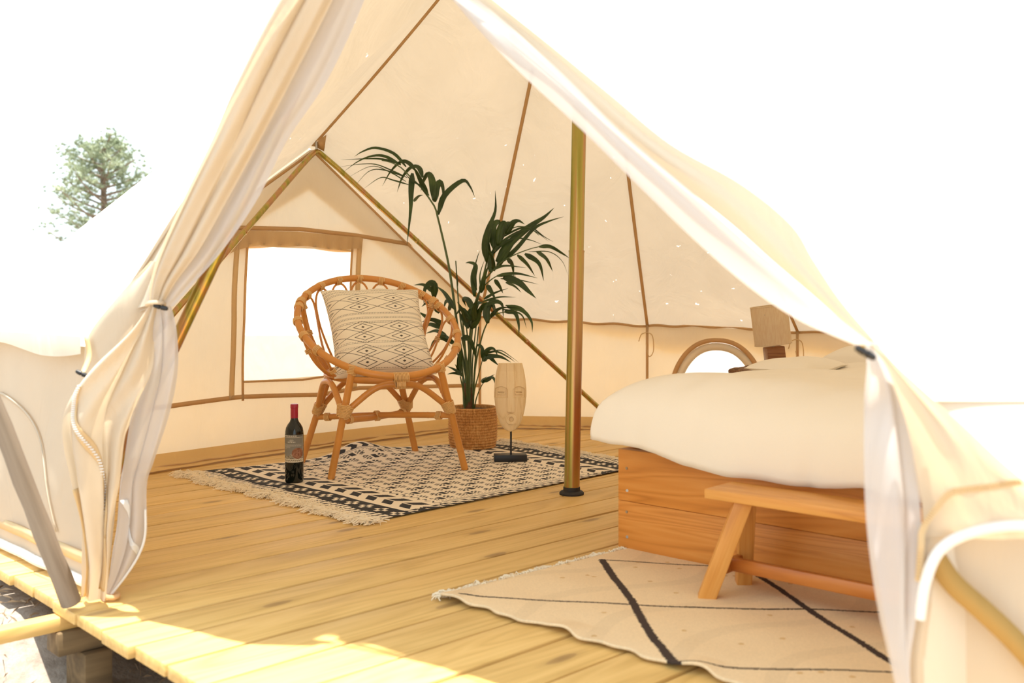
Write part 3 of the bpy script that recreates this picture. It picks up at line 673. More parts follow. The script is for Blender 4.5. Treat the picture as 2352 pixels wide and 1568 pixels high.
# the strip of flap canvas sewn along the edge of the roof, down to the gathered bundle
def sewn(E0, E1_, mids, par):
    B = smooth_path([dp(*m_) for m_ in mids], 40)
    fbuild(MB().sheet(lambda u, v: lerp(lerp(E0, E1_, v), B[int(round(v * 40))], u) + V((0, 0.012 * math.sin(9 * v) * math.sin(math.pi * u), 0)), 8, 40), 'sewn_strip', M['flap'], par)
sewn(AN, lerp(AN, CL, 0.96), [(850, -190, 2.0), (790, 0, 2.03), (705, 184, 2.07), (620, 321, 2.11), (550, 459, 2.14), (480, 574, 2.17), (400, 670, 2.19), (362, 700, 2.20)], lf)
sewn(AN, lerp(AN, CR, 0.97), [(865, -190, 1.99), (1090, 40, 1.90), (1250, 180, 1.81), (1390, 310, 1.73), (1530, 440, 1.65), (1670, 570, 1.57), (1800, 670, 1.50), (1990, 788, 1.43)], rf)
sewn(AN, lerp(AN, CL, 0.93), [(770, -190, 1.94), (650, 0, 1.96), (552, 184, 2.01), (492, 321, 2.06), (426, 459, 2.11), (374, 574, 2.15), (350, 650, 2.18), (346, 700, 2.20)], lf)
sewn(AN, lerp(AN, CR, 0.95), [(850, -195, 1.96), (1128, 0, 1.89), (1252, 100, 1.84), (1398, 220, 1.77), (1532, 330, 1.70), (1690, 420, 1.63), (1808, 515, 1.56), (1865, 600, 1.51), (1926, 690, 1.47), (2008, 783, 1.43)], rf)

# ================================================================== rattan chair
M['rattan'] = simple('rattan_cane', (0.64, 0.27, 0.055), 0.32, 0, 9.0, 0.22, 0.05)
M['wrap'] = simple('rattan_wrapping', (0.76, 0.46, 0.18), 0.4, 0, 30.0, 0.2, 0.1)
CHO = V((-0.555, 4.17, 0.0)); CHA = math.radians(23.5)
RUGZ = 0.006
chair = empty('rattan_chair', (CHO.x, CHO.y, RUGZ), CHA, label='round rattan armchair with scalloped cane back on the patterned rug', cat='chair')
def rim(th):  # th = 0 front, pi back
    return V((0.335 * math.sin(th), 0.015 - 0.315 * math.cos(th), 0.598 - 0.197 * math.cos(th)))
def cane(name, pts, r, n=10, mat='rattan', closed=False, nodes=True, par=None, rs=None):
    m = MB(); m.tube(pts, rs or r, n, closed=closed)
    if nodes and not closed:                      # the swollen joints of the cane
        Lt = 0; nxt = 0.09
        for a, b in zip(pts, pts[1:]):
            s = (V(b) - V(a)).length
            if Lt + s > nxt:
                p = lerp(V(a), V(b), (nxt - Lt) / s); d = (V(b) - V(a)).normalized()
                m.tube([p - d * 0.004, p, p + d * 0.004], [r * 1.0, r * 1.07, r * 1.0], n, caps=False); nxt += 0.22
            Lt += s
    return m.build(name, M[mat], par or chair)
def wrap(c, d, r, L, par=None, turns=None):       # binding: a coil of flat cane round a joint
    d = V(d).normalized(); turns = turns or max(3, int(L / 0.0055)); n = turns * 9
    x = (V((0, 0, 1)) if abs(d.z) < 0.9 else V((1, 0, 0))).cross(d).normalized(); y = d.cross(x)
    pts = [V(c) + d * (L * (i / n - 0.5)) + (x * math.cos(2 * math.pi * turns * i / n) + y * math.sin(2 * math.pi * turns * i / n)) * r for i in range(n + 1)]
    m = MB().tube(pts, 0.0030, 5); 
    return m.build('binding', M['wrap'], par or chair)
rim_o = cane('rim', [rim(2 * math.pi * i / 72) for i in range(72)], 0.0145, 12, closed=True)
# seat ring, seat disc weave
def seat(th, k=1.0): return V((0.205 * k * math.sin(th), 0.055 - 0.215 * k * math.cos(th), 0.385 - 0.012 * math.cos(th)))
cane('seat_ring', [seat(2 * math.pi * i / 56) for i in range(56)], 0.0135, 10, closed=True)
for k in (0.2, 0.4, 0.6, 0.8):
    cane('seat_hoop', [seat(2 * math.pi * i / 32, k) + V((0, 0, -0.004)) for i in range(32)], 0.005, 6, closed=True)
for i in range(12):
    a = 2 * math.pi * i / 12
    cane('seat_spoke', [seat(a, 0.05), seat(a, 0.98)], 0.005, 6, nodes=False)
# scallops: each loop of thin cane rises from the seat ring, touches the rim and comes back
def shell(th, f):                                 # f 0 seat ring .. 1 rim
    a, b = seat(th), rim(th)
    p = lerp(a, b, f); p += V((math.sin(th), -math.cos(th), 0)) * 0.012 * math.sin(math.pi * f)
    p.z -= 0.022 * math.sin(math.pi * f); return p
NL = 15
for i in range(NL):
    th0 = math.radians(52) + math.radians(256) * (i + 0.5) / NL
    hw = math.radians(256) / NL * 0.5
    pts = []; fr = 0.80
    wid = lambda f: hw * (0.30 + 0.62 * min(1, max(0, (f - 0.10) / 0.55)))
    for j in range(9): f = fr * j / 8; pts.append(shell(th0 - wid(f), f))
    for j in range(1, 12): a = math.pi * (1 - j / 12); pts.append(shell(th0 + wid(fr) * math.cos(a), fr + (0.965 - fr) * math.sin(a)))
    for j in range(9): f = fr * (1 - j / 8); pts.append(shell(th0 + wid(f), f))
    lp = cane('scallop', pts, 0.0048, 7, nodes=False)
    wrap(lerp(rim(th0), shell(th0, 0.965), 0.3), (rim(th0 + 0.05) - rim(th0 - 0.05)), 0.0178, 0.026, turns=4)
    if i % 2 == 0:
        tj = th0 + hw
        wrap(shell(tj, 0.62), (shell(tj, 0.7) - shell(tj, 0.55)), 0.011, 0.02, turns=3)
# thick back stays from rim to seat ring
for sg in (-1, 1):
    top_ = rim(sg * math.radians(118)); bot = seat(sg * math.radians(125))
    cane('back_stay', smooth_path([top_, lerp(top_, bot, 0.5) + V((sg * 0.012, 0.03, -0.02)), bot + V((0, 0.0, -0.012))], 16), 0.0125, 10)
    wrap(lerp(top_, bot, 0.06), top_ - bot, 0.0155, 0.03); wrap(top_, rim(sg * 2.1) - rim(sg * 2.0), 0.0175, 0.03)
cane('back_stay', smooth_path([seat(math.radians(150)) + V((0, 0.02, 0.10)), V((0, 0.33, 0.53)), seat(math.radians(-150)) + V((0, 0.02, 0.10))], 16), 0.009, 8)
# legs
ci, si = math.cos(-CHA), math.sin(-CHA)
def loc(p): q = V(p) - V((CHO.x, CHO.y, RUGZ)); return V((q.x * ci - q.y * si, q.x * si + q.y * ci, q.z))
fFL = loc(gp(760, 1103)); fFR = loc(gp(1068, 1081)); fRR = loc(gp(955, 1043)); fRL = loc(gp(692, 1066))
for f in (fFL, fFR, fRR, fRL): f.z = 0.0
tFL = rim(math.radians(-33)) + V((0.005, 0.0, 0.008)); tFR = rim(math.radians(33)) + V((-0.005, 0.0, 0.008))
tRL = V((-0.165, 0.20, 0.375)); tRR = V((0.15, 0.215, 0.375))
legs = {}
for k, f, tp in (('FL', fFL, tFL), ('FR', fFR, tFR), ('RL', fRL, tRL), ('RR', fRR, tRR)):
    pts = [lerp(f, tp, i / 12) for i in range(13)]
    legs[k] = (f, tp); cane('leg', pts, 0.0145, 12)
    wrap(lerp(f, tp, 0.60), tp - f, 0.0185, 0.05)
    wrap(lerp(f, tp, 0.97), tp - f, 0.0182, 0.035)
    MB().tube([f + V((0, 0, -0.0005)), f + V((0, 0, 0.006))], 0.0142, 12).build('foot_cap', M['rubber'], chair)
def legp(k, f): a, b = legs[k]; return lerp(a, b, f)
# arches between neighbouring legs
for a, b, apex in (('FL', 'FR', lerp(tFL, tFR, 0.5) + V((0, -0.015, -0.075))), ('FL', 'RL', V((-0.225, 0.0, 0.365))), ('FR', 'RR', V((0.225, 0.0, 0.365))), ('RL', 'RR', V((0, 0.255, 0.368)))):
    p0, p1 = legp(a, 0.56), legp(b, 0.56)
    q0, q1 = lerp(p0, apex, 0.5), lerp(p1, apex, 0.5)
    up = V((0, 0, 0.035))
    pts = smooth_path([p0 + (apex - p0) * 0.05 + V((0, 0, 0.01)), q0 + up * 1.0, lerp(q0, apex, 0.55) + up * 0.75, apex, lerp(q1, apex, 0.55) + up * 0.75, q1 + up * 1.0, p1 + (apex - p1) * 0.05 + V((0, 0, 0.01))], 36)
    cane('arch', pts, 0.0125, 10)
    for pp, kk in ((p0, a), (p1, b)):
        wrap(lerp(pp, apex, 0.07) + V((0, 0, 0.012)), (legs[kk][1] - legs[kk][0]) + (apex - pp) * 0.8, 0.0195, 0.045, turns=8)
wrap(lerp(rim(0), lerp(tFL, tFR, 0.5) + V((0, -0.015, -0.075)), 0.0) + V((0, 0, -0.004)), V((1, 0, 0)), 0.0182, 0.062, turns=11)
wrap(rim(0) + V((0, 0.005, -0.030)), V((1, 0, 0)), 0.019, 0.036, turns=7)
# crossed stretchers
for a, b, dz in (('FL', 'RR', 0.0), ('RL', 'FR', 0.010)):
    p0, p1 = legp(a, 0.52), legp(b, 0.52)
    mid = lerp(p0, p1, 0.5) + V((0, 0, dz - 0.005))
    cane('stretcher', smooth_path([p0, mid, p1], 14), 0.0125, 10)
    for pp, oo in ((p0, p1), (p1, p0)): wrap(lerp(pp, oo, 0.09), oo - pp, 0.0155, 0.026)
wrap(lerp(legp('FL', 0.52), legp('RR', 0.52), 0.5), (1, 0.2, 0), 0.020, 0.02, turns=4)

# ================================================================== cushion
def cushion_print(nu, nv):
    H_, W_ = nv, nu
    img = np.ones((H_, W_)) * 0.0
    vv, uu = np.mgrid[0:H_, 0:W_]; u = (uu + 0.5) / W_; v = 1 - (vv + 0.5) / H_      # v measured from the top edge
    def dots(v0, hw=0.011):
        b = np.abs(v - v0) < hw
        edge = (np.abs(np.abs(v - v0) - hw) < 0.0022) * 0.55
        dd = b & ((np.floor(u * 130) % 2) == 0) & ((np.floor(v * 150) % 2) == 0)
        return np.maximum(dd * 0.8, edge * b)
    for v0 in (0.065, 0.105, 0.145, 0.405, 0.455, 0.505, 0.715, 0.765, 0.965):
        img = np.maximum(img, dots(v0))
    def band(vc, hh):                                 # two interlaced rows of diamonds
        out = np.zeros_like(img); per = 0.36
        for sgn in (-1, 1):
            c = vc + sgn * hh * 0.5
            x = ((u - 0.30 + per / 2) % per) / per * 2 - 1
            y = (v - c) / (hh * 0.62)
            dd = np.abs(x) + np.abs(y)
            out = np.maximum(out, (np.abs(dd - 1.0) < 0.040) * 0.95)
            d2 = np.abs(x) / 0.52 + np.abs(y) / 0.55
            out = np.maximum(out, (np.abs(d2 - 1.0) < 0.085) * 0.95)
            out = np.maximum(out, ((np.abs(x) / 0.10 + np.abs(y) / 0.16) < 1) * 0.95)
        return out
    for vc in (0.275, 0.61, 0.86): img = np.maximum(img, band(vc, 0.105))
    img = np.maximum(img, (np.abs(v - 0.02) < 0.004) * 0.6)
    cream = np.array([0.90, 0.80, 0.64]); ink = np.array([0.03, 0.022, 0.018])
    return cream * (1 - img[..., None]) + ink * img[..., None]
def print_mat(name, rough=0.9, weave=700, trans=0.0):
    t = NT(name); at = t.n('ShaderNodeVertexColor', layer_name='print')
    b = t.bump(t.noise(t.coord('Object'), weave, 2), 0.35, 0.0012)
    return t.done(t.pbr(at.outputs[0], rough, bump=b))
M['print'] = print_mat('printed_cotton')
S = 0.216
NUc, NVc = 380, 380
def cush(u, v, side):
    x, y = 2 * u - 1, 2 * v - 1
    pin = 1 - 0.10 * (1 - abs(y) ** 2.0) * abs(x) ** 3; piy = 1 - 0.10 * (1 - abs(x) ** 2.0) * abs(y) ** 3
    h = 0.085 * ((1 - x ** 4) * (1 - y ** 4)) ** 0.55
    w_ = 0.006 * (1 - x * x) * math.sin(6 * x + 1) * max(0, y) ** 2 - 0.022 * (1 - x * x) * max(0, -y) ** 1.5 + 0.008 * (1 - x * x) * y * y
    return V((x * S * pin, -side * h * (1 + 0.0), y * S * piy + w_))
front = MB().sheet(lambda u, v: cush(u, v, 1), NUc, NVc); 
cu = empty('cushion', (0, 0, 0), label='square cream cushion with black diamond print leaning in the rattan chair', cat='cushion')
fo = front.build('printed_cover', M['print'], cu)
img = cushion_print(NUc, NVc)[::1]
color_faces(fo, img.reshape(-1, 3))
M['creamcloth'] = simple('cream_cotton', (0.80, 0.70, 0.54), 0.9, 0, 60, 0.04, 0.2)
MB().sheet(lambda u, v: cush(1 - u, v, -1), 40, 40).build('back_cover', M['creamcloth'], cu)
# stands on the seat, leaning on the back
cpos = V((CHO.x, CHO.y, RUGZ)) + Matrix.Rotation(CHA, 3, 'Z') @ V((0.0, 0.02, 0.562))
cu.location = cpos
cu.rotation_euler = (Matrix.Rotation(math.radians(22), 3, 'Z') @ Matrix.Rotation(math.radians(-35), 3, 'X') @ Matrix.Rotation(math.radians(-1), 3, 'Y')).to_euler()

# ================================================================== patterned rug
def tile(rows): return np.array([[c == '#' for c in r] for r in rows])
MOTIF = tile(["....................", "...##..........##...", ".##.##..####..##.##.", "..##..#.####.#..##..", "##..##..####..##..##", "..##..#.####.#..##..", ".##.##..####..##.##.", "...##..........##...", "...................."])
FLOWER = tile(["..##..", "..##..", "##..##", "##..##", "..##..", "..##.."])
def rug_print(nu, nv, Lu, Lv):
    """u along the length (0 = near left end), v across (0 = near edge)"""
    jj, ii = np.mgrid[0:nv, 0:nu]; x = (ii + 0.5) / nu * Lu; y = (jj + 0.5) / nv * Lv
    blk = np.zeros((nv, nu), bool)
    for end in (0, 1):
        e = (x if end == 0 else Lu - x) / 1.17; y0_ = y; y = y0_ / 1.22
        hs = np.sin(y * 37.0) * 0.006 + 0.0
        st = (e < 0.075 + hs) & (((y + e * 0.15) % 0.024) < 0.0085) & (e > 0.004)         # comb stripes
        edge = e < 0.010 if end else (e < 0.0)
        bnd = (e >= 0.075 + hs) & (e < 0.150)                                              # dark band with flowers
        fy = ((y % 0.066) / 0.066 * 9).astype(int); fx = ((e - 0.090) / 0.046 * 6).astype(int)
        fl = (fx >= 0) & (fx < 6) & (fy < 6)
        hole = np.zeros_like(blk); hole[fl] = FLOWER[np.clip(fx, 0, 5), np.clip(fy, 0, 5)][fl]
        bnd = bnd & ~(hole & (e > 0.09) & (e < 0.136))
        # double arrow heads
        py = (y % 0.078) / 0.078; ex = (e - 0.178) / 0.085
        inn = (ex > 0) & (ex < 1)
        tip = np.abs(ex - 0.5) * 0.9
        arrow = inn & (((py + tip) % 1.0) < 0.56) & (np.abs(ex - 0.5) > 0.03)
        # chain
        ce = np.abs(e - 0.292 - 0.007 * np.sin(y * 190)) < 0.0042
        chain = ce & ((y % 0.020) < 0.016)
        blk |= st | bnd | arrow | chain | edge; y = y0_
    fld = (x > 0.365) & (x < Lu - 0.365)
    for side in (0, 1):
        s = y if side == 0 else Lv - y
        lines = (np.abs(s - 0.052) < 0.0018) | (np.abs(s - 0.064) < 0.0016) | ((np.abs(s - 0.078) < 0.0026) & ((x % 0.018) < 0.010))
        blk |= lines & fld
        rope = (s < 0.040) & ((((x + s * 1.0) % 0.047) < 0.030)) & ~((s > 0.018) & (s < 0.024))
        if side == 1:
            rope = (s < 0.055) & (s > 0.008) & (((x * 1.0 + np.abs(s - 0.03) * 0.8) % 0.055) < 0.030)
        blk |= rope & (x > 0.15) & (x < Lu - 0.15)
    ins = fld & (y > 0.090) & (y < Lv - 0.085)
    th, tw = 0.071, 0.138
    row = np.floor(y / th).astype(int); yy = ((y % th) / th * 9).astype(int)
    xx = (((x + (row % 2) * tw / 2) % tw) / tw * 24).astype(int)
    m = np.zeros_like(blk); ok = xx < 20
    m[ok] = MOTIF[np.clip(yy, 0, 8), np.clip(xx, 0, 19)][ok]
    blk |= m & ins
    cream = np.array([0.88, 0.75, 0.58]); ink = np.array([0.022, 0.020, 0.022])
    return np.where(blk[..., None], ink, cream)
rNL, rNR, rFR, rFL = V((-0.444, 3.167, 0)), V((0.569, 4.213, 0)), V((-0.06, 4.93, 0)), V((-1.335, 4.03, 0))
def rug_pt(u, v):
    p = lerp(lerp(rNL, rNR, u), lerp(rFL, rFR, u), v)
    bump = 0.050 * math.exp(-((u - 0.50) / 0.075) ** 2) * max(0, (v - 0.80) / 0.20) ** 1.3 + 0.016 * math.exp(-((u - 0.62) / 0.20) ** 2) * max(0, (v - 0.72) / 0.28)
    edge = 0.006 * math.sin(9 * v + 1) * max(0, 1 - u / 0.04) + 0.010 * math.exp(-((u - 0.96) / 0.05) ** 2) * math.sin(math.pi * v) * abs(math.sin(7 * v))
    nrm = V((-0.7, 0.72, 0))
    p += nrm * (0.012 * math.sin(6 * u + 0.6) * v * (1 - v) * 4 * 0.4)
    p += V((-0.7, -0.7, 0)) * (0.010 * math.sin(11 * v) * max(0, 1 - u / 0.25))
    p.z = 0.005 + max(0, bump) + max(0, edge) * 0.6 + 0.0015 * abs(math.sin(17 * u) * math.sin(13 * v))
    return p
rug = empty('patterned_rug', (0, 0, 0), label='black and cream patterned cotton rug with fringe under the rattan chair', cat='rug')
NUr, NVr = 390, 330
rb = MB().sheet(rug_pt, NUr, NVr).build('woven_field', M['print'], rug)
color_faces(rb, rug_print(NUr, NVr, 1.52, 1.20).reshape(-1, 3))
M['fringe'] = simple('cotton_fringe', (0.92, 0.77, 0.55), 0.9)
rn = random.Random(5)
def fringe(fn, nrm, count, Lmin, Lmax, par, thick=0.0016, seed=0, curl=1.0, name='fringe', tuft=12, mat=None):
    m = MB()
    for i in range(count):
        u = (i + rn.random()) / count
        p = fn(u) + V((0, 0, 0.001)); Lq = rn.uniform(Lmin, Lmax) * (0.85 + 0.25 * math.sin(u * 41 + seed))
        a = rn.gauss(0, 0.45) + 0.5 * math.sin(u * 27 + seed) * curl
        pts = [p]; d = Matrix.Rotation(a, 3, 'Z') @ V(nrm); d.normalize(); hz = rn.uniform(0.002, 0.013)
        for k in range(4):
            d = Matrix.Rotation(rn.gauss(0, 0.7 * curl), 3, 'Z') @ d
            q = pts[-1] + d * Lq / 4; q.z = max(0.0015, (hz if k < 3 else 0.003) + rn.uniform(-0.003, 0.004)); pts.append(q)
        vs = []
        for k, q in enumerate(pts):
            t_ = (pts[min(k + 1, 4)] - pts[max(k - 1, 0)]).normalized(); sd = t_.cross(V((0, 0, 1))).normalized() * thick * (1 - 0.12 * k)
            vs += [q - sd, q + sd, q + V((0, 0, thick * 1.5))]
        fs = [f for k in range(4) for f in ((3 * k, 3 * k + 1, 3 * k + 4, 3 * k + 3), (3 * k + 1, 3 * k + 2, 3 * k + 5, 3 * k + 4), (3 * k + 2, 3 * k, 3 * k + 3, 3 * k + 5))]
        m.add(vs, fs)
    return m.build(name, mat or M['fringe'], par, smooth=False, kind='stuff')
fringe(lambda u: rug_pt(0.0, u), V((-0.70, -0.72, 0)), 2600, 0.045, 0.085, rug, curl=1.3)
fringe(lambda u: rug_pt(1.0, u), V((0.70, 0.72, 0)), 1500, 0.035, 0.06, rug, seed=2)

# ================================================================== bottle
bot = empty('wine_bottle', gp(676, 1110) + V((0, 0, RUGZ)), label='dark wine bottle with red capsule and grey label on the rug', cat='bottle')
M['glass'] = simple('dark_bottle_glass', (0.006, 0.008, 0.005), 0.06, 0)
M['capsule'] = simple('red_foil', (0.36, 0.012, 0.035), 0.35, 0.0)
R0 = 0.0352
MB().lathe([(0.0, 0.004), (R0 * 0.90, 0.0), (R0, 0.006), (R0, 0.185), (R0 * 0.985, 0.196), (R0 * 0.90, 0.210), (R0 * 0.70, 0.223), (0.0175, 0.232), (0.0140, 0.242), (0.0136, 0.262)], 40).build('body', M['glass'], bot)
MB().lathe([(0.0142, 0.246), (0.0142, 0.284), (0.0150, 0.285), (0.0150, 0.296), (0.0143, 0.297), (0.0143, 0.300), (0.010, 0.3005)], 28).build('capsule', M['capsule'], bot)
NX, NY = 120, 150
def label_print():
    jj, ii = np.mgrid[0:NY, 0:NX]; x = (ii + 0.5) / NX; y = (jj + 0.5) / NY
    c = np.zeros((NY, NX, 3)); rs = np.random.RandomState(4)
    base = 0.20 + 0.07 * (1 - y); c[:] = base[..., None] * np.array([1.0, 0.93, 0.80])
    c[(y > 0.925)] = (0.15, 0.14, 0.12)
    txt = (y > 0.945) & (y < 0.975) & (x > 0.06) & (x < 0.68) & ((np.floor(x * 60) % 5) != 0); c[txt] = (0.7, 0.65, 0.55)
    fr = ((np.abs(y - 0.905) < 0.008) | (np.abs(x - 0.93) < 0.008) & (y > 0.13)) ; c[fr & (x < 0.94)] = (0.62, 0.55, 0.42)
    logo = ((x - 0.45) ** 2 / 0.01 + (y - 0.80) ** 2 / 0.0016 < 1) & (rs.rand(NY, NX) > 0.45); c[logo] = (0.5, 0.46, 0.39)
    logo2 = (np.abs(y - 0.735) < 0.022) & (x > 0.28) & (x < 0.62) & ((np.floor(x * 42) % 3) != 0); c[logo2] = (0.52, 0.48, 0.4)
    for k in range(6):
        y0 = 0.66 - 0.032 * k; x1 = 0.88 if k < 3 else (0.42 if k < 5 else 0.25)
        ln = (np.abs(y - y0) < 0.008) & (x > 0.04) & (x < x1) & (rs.rand(NY, NX) > 0.3); c[ln] = (0.47, 0.43, 0.36)
    blob = ((x - 0.72) / 0.24) ** 2 + ((y - 0.33) / 0.20) ** 2 < 1
    n = rs.rand(NY // 5 + 1, NX // 5 + 1).repeat(5, 0).repeat(5, 1)[:NY, :NX]
    c[blob] = (np.array([0.20, 0.07, 0.03])[None] + n[..., None] * np.array([0.22, 0.13, 0.09]))[blob]
    lowr = (y < 0.26 + 0.05 * np.sin(x * 17)) & ~blob; c[lowr] = (np.array([0.16, 0.13, 0.09])[None] + n[..., None] * np.array([0.30, 0.26, 0.20]))[lowr]
    low = y < 0.13 + 0.006 * np.sin(x * 40); c[low] = (0.66, 0.58, 0.44)
    sc = (np.abs(y - 0.07 - 0.012 * np.sin(x * 70)) < 0.018) & (x > 0.08) & (x < 0.92) & ((np.floor(x * 55) % 4) != 0); c[sc] = (0.25, 0.2, 0.14)
    return c
def lab(u, v):
    a = math.radians(-170 + 160 * u); return V((math.cos(a) * (R0 + 0.0004), math.sin(a) * (R0 + 0.0004), 0.080 + 0.105 * v))
lo = MB().sheet(lab, NX, NY).build('label', M['print'], bot); color_faces(lo, label_print().reshape(-1, 3))
lo['label'] = 'grey paper label with small pale lettering and a brown picture'

# ================================================================== mask on a stand
mk = empty('wooden_mask', gp(1172, 1061) + V((0, 0, RUGZ)), math.radians(4), label='carved pale wooden face mask on a thin black stand', cat='sculpture')
MB().box((0, 0, 0.0145), (0.142, 0.062, 0.029), bev=0.002).build('stand_base', M['black'], mk)
MB().tube([V((0.003, 0, 0.028)), V((0.003, 0, 0.150))], 0.0042, 12).build('stand_rod', M['black'], mk)
def mask_w(v):                                    # half width up the face (v 0 chin .. 1 crown)
    if v < 0.5: return 0.071 * math.sin(math.acos(max(0, 1 - v / 0.62))) ** 0.85 if v > 0 else 0.004
    return 0.071 * (1 - 0.27 * max(0, (v - 0.55) / 0.45) ** 2)
ZM0, ZM1 = 0.130, 0.424
def maskf(u, v, back):
    w_ = max(mask_w(v) * 0.99, 0.006); x = (2 * u - 1)
    z = ZM0 + (ZM1 - ZM0) * v
    h = 0.030 * (1 - abs(x) ** 2.6) ** 0.6 * (0.55 + 0.45 * math.sin(math.pi * min(1, v + 0.12)))
    y = -h
    X = x * w_
    if not back:
        if abs(X) < 0.0165 and 0.29 < v: y -= 0.010 * (1 if v < 0.62 else max(0.35, 1 - (v - 0.62) * 2.0))         # nose bridge and brow ridge
        for ex in (-0.0405, 0.0355):
            dx = abs(X - ex)
            inn = dx < 0.026 and 0.505 < v < 0.66 - 0.035 * (dx / 0.026) ** 2
            if inn: y += 0.006
            if dx < 0.016 and 0.545 < v < 0.60: y -= 0.006
            if dx < 0.012 and 0.565 < v < 0.585: y += 0.008
        r = math.hypot((X - 0.002) / 0.024, (z - (ZM0 + 0.055)) / 0.024)
        if r < 1.0 and r > 0.42: y -= 0.008
        elif r <= 0.42: y += 0.001
        return V((X, y - 0.004, z))
    return V((X, 0.010 - 0.006 * abs(x) ** 2, z))
m = MB().sheet(lambda u, v: maskf(u, v, False), 110, 190); 
m.sheet(lambda u, v: maskf(1 - u, v, True), 24, 60)
for uu in (0, 1):
    m.sheet(lambda a, v, uu=uu: lerp(maskf(uu, v, False), maskf(1 - (1 - uu), v, True), a), 2, 190)
m.sheet(lambda a, u: lerp(maskf(u, 1, False), maskf(u, 1, True), a), 2, 40)
m.sheet(lambda a, u: lerp(maskf(u, 0, False), maskf(u, 0, True), a), 2, 40)
mo = m.build('face', None, None, smooth=False); mo.parent = mk
mo.data.materials.append(M['maskwood'])
# grain of the mask runs upright: turn the mesh so local x is vertical
mo.data.transform(Matrix.Rotation(math.radians(90), 4, 'Y')); mo.rotation_euler = (0, math.radians(-90), 0)

# ================================================================== potted palm
PD = 4.70
palm = empty('potted_palm', gp(1086, 1029) + V((0, 0, 0.006)), label='tall green palm in a brown woven rope pot behind the chair', cat='potted plant')
pb = V(palm.location)
def rope_mat():
    t = NT('seagrass_rope'); c = t.coord('Object'); z = t.n('ShaderNodeSeparateXYZ', i_0=c).outputs[2]
    n = t.noise(t.coord('Object', (1, 1, 0.35)), 140, 3, 0.6)
    col = t.ramp(t.math('ADD', n, t.math('MULTIPLY', t.noise(c, 9, 2), 0.4)), [(0.45, (0.30, 0.125, 0.03)), (0.7, (0.56, 0.26, 0.07)), (0.95, (0.75, 0.43, 0.16))])
    return t.done(t.pbr(col, 0.85, bump=t.bump(n, 0.6, 0.004)))
M['rope'] = rope_mat()
prof = [(0.0, 0.002), (0.100, 0.0)]
NR = 15; PH = 0.192
for i in range(NR):
    z0 = PH * i / NR; r = 0.113 + 0.004 * math.sin(math.pi * i / NR) - 0.004 * max(0, 1 - i / 2)
    prof += [(r - 0.003, z0 + 0.0006), (r + 0.0012, z0 + PH / NR * 0.5), (r - 0.003, z0 + PH / NR - 0.0006)]
prof += [(0.108, PH), (0.102, PH - 0.004), (0.100, PH - 0.02), (0.0, PH - 0.02)]
MB().lathe(prof, 48).build('pot', M['rope'], palm)
M['soil'] = simple('soil', (0.05, 0.035, 0.025), 0.95, 0, 80, 0.4, 0.5)
MB().lathe([(0.0, PH - 0.022), (0.099, PH - 0.022), (0.099, PH - 0.016), (0.0, PH - 0.012)], 24).build('soil', M['soil'], palm)
def leaf_mat():
    t = NT('palm_leaf'); n = t.noise(t.coord('Object'), 12, 3)
    col = t.ramp(n, [(0.35, (0.025, 0.050, 0.008)), (0.6, (0.045, 0.085, 0.013)), (0.8, (0.085, 0.135, 0.025))])
    b = t.pbr(col, 0.42)
    tr = t.n('ShaderNodeBsdfTranslucent', i_Color=(0.16, 0.30, 0.03, 1)); mx = t.n('ShaderNodeMixShader', i_0=0.18)
    t.put(b, mx.inputs[1]); t.put(tr.outputs[0], mx.inputs[2]); return t.done(mx.outputs[0])
M['leaf'] = leaf_mat()
M['stem'] = simple('palm_stem', (0.075, 0.115, 0.03), 0.5, 0, 20, 0.2)
def KA(cx, cy): return (780 + cx / 3.409, 320 + cy / 3.409)
def KB(cx, cy): return (960 + cx / 4.02, 700 + cy / 4.02)
rl = random.Random(11)
def leaflet(frond, pts, K, wpx, d0, d1):
    n = 16; s = 3.409 if K is KA else 4.02
    P3 = [dp(*K(*p), lerp(d0, d1, i / (len(pts) - 1))) for i, p in enumerate(pts)]
    path = smooth_path(P3, n); Wd = wpx / s / FPX * PD
    view = V((0.12 + rl.uniform(-0.5, 0.5), -1, rl.uniform(-0.1, 0.5))).normalized()
    m = MB(); vs = []
    for i, p in enumerate(path):
        t = path[min(i + 1, n)] - path[max(i - 1, 0)]; t.normalize()
        sd = t.cross(view)
        if sd.length < 1e-3: sd = t.cross(V((0, 0, 1)))
        sd.normalize(); nn = sd.cross(t)
        f = i / n; w_ = Wd * 0.5 * (min(1, 0.35 + f * 4.5) * (1 - f ** 1.5) ** 1.0 + 0.015)
        vs += [p - sd * w_ + nn * w_ * 0.35, p, p + sd * w_ + nn * w_ * 0.35]
    m.add(vs, [(3 * i + k, 3 * i + k + 1, 3 * i + 4 + k, 3 * i + 3 + k) for i in range(n) for k in (0, 1)])
    o = m.build('leaflet', M['leaf'], solid=0.0006); o.parent = frond; o.matrix_parent_inverse = Matrix.Identity(4)
    o.data.transform(Matrix.Translation(-pb))
def frond(stem, K, r0, r1, ds, leaflets, dl):
    P3 = [dp(*K(*p), lerp(ds[0], ds[1], i / (len(stem) - 1))) - pb for i, p in enumerate(stem)]
    n = 24; path = smooth_path(P3, n)
    o = MB().tube(path, [r0 + (r1 - r0) * i / n for i in range(n + 1)], 7).build('frond', M['stem'], palm)
    for q, (pts, w_) in enumerate(leaflets):
        a = dl + rl.uniform(-0.03, 0.03)
        leaflet(o, pts, K, w_, a, a + rl.uniform(-0.14, 0.14))
    return o
D = PD
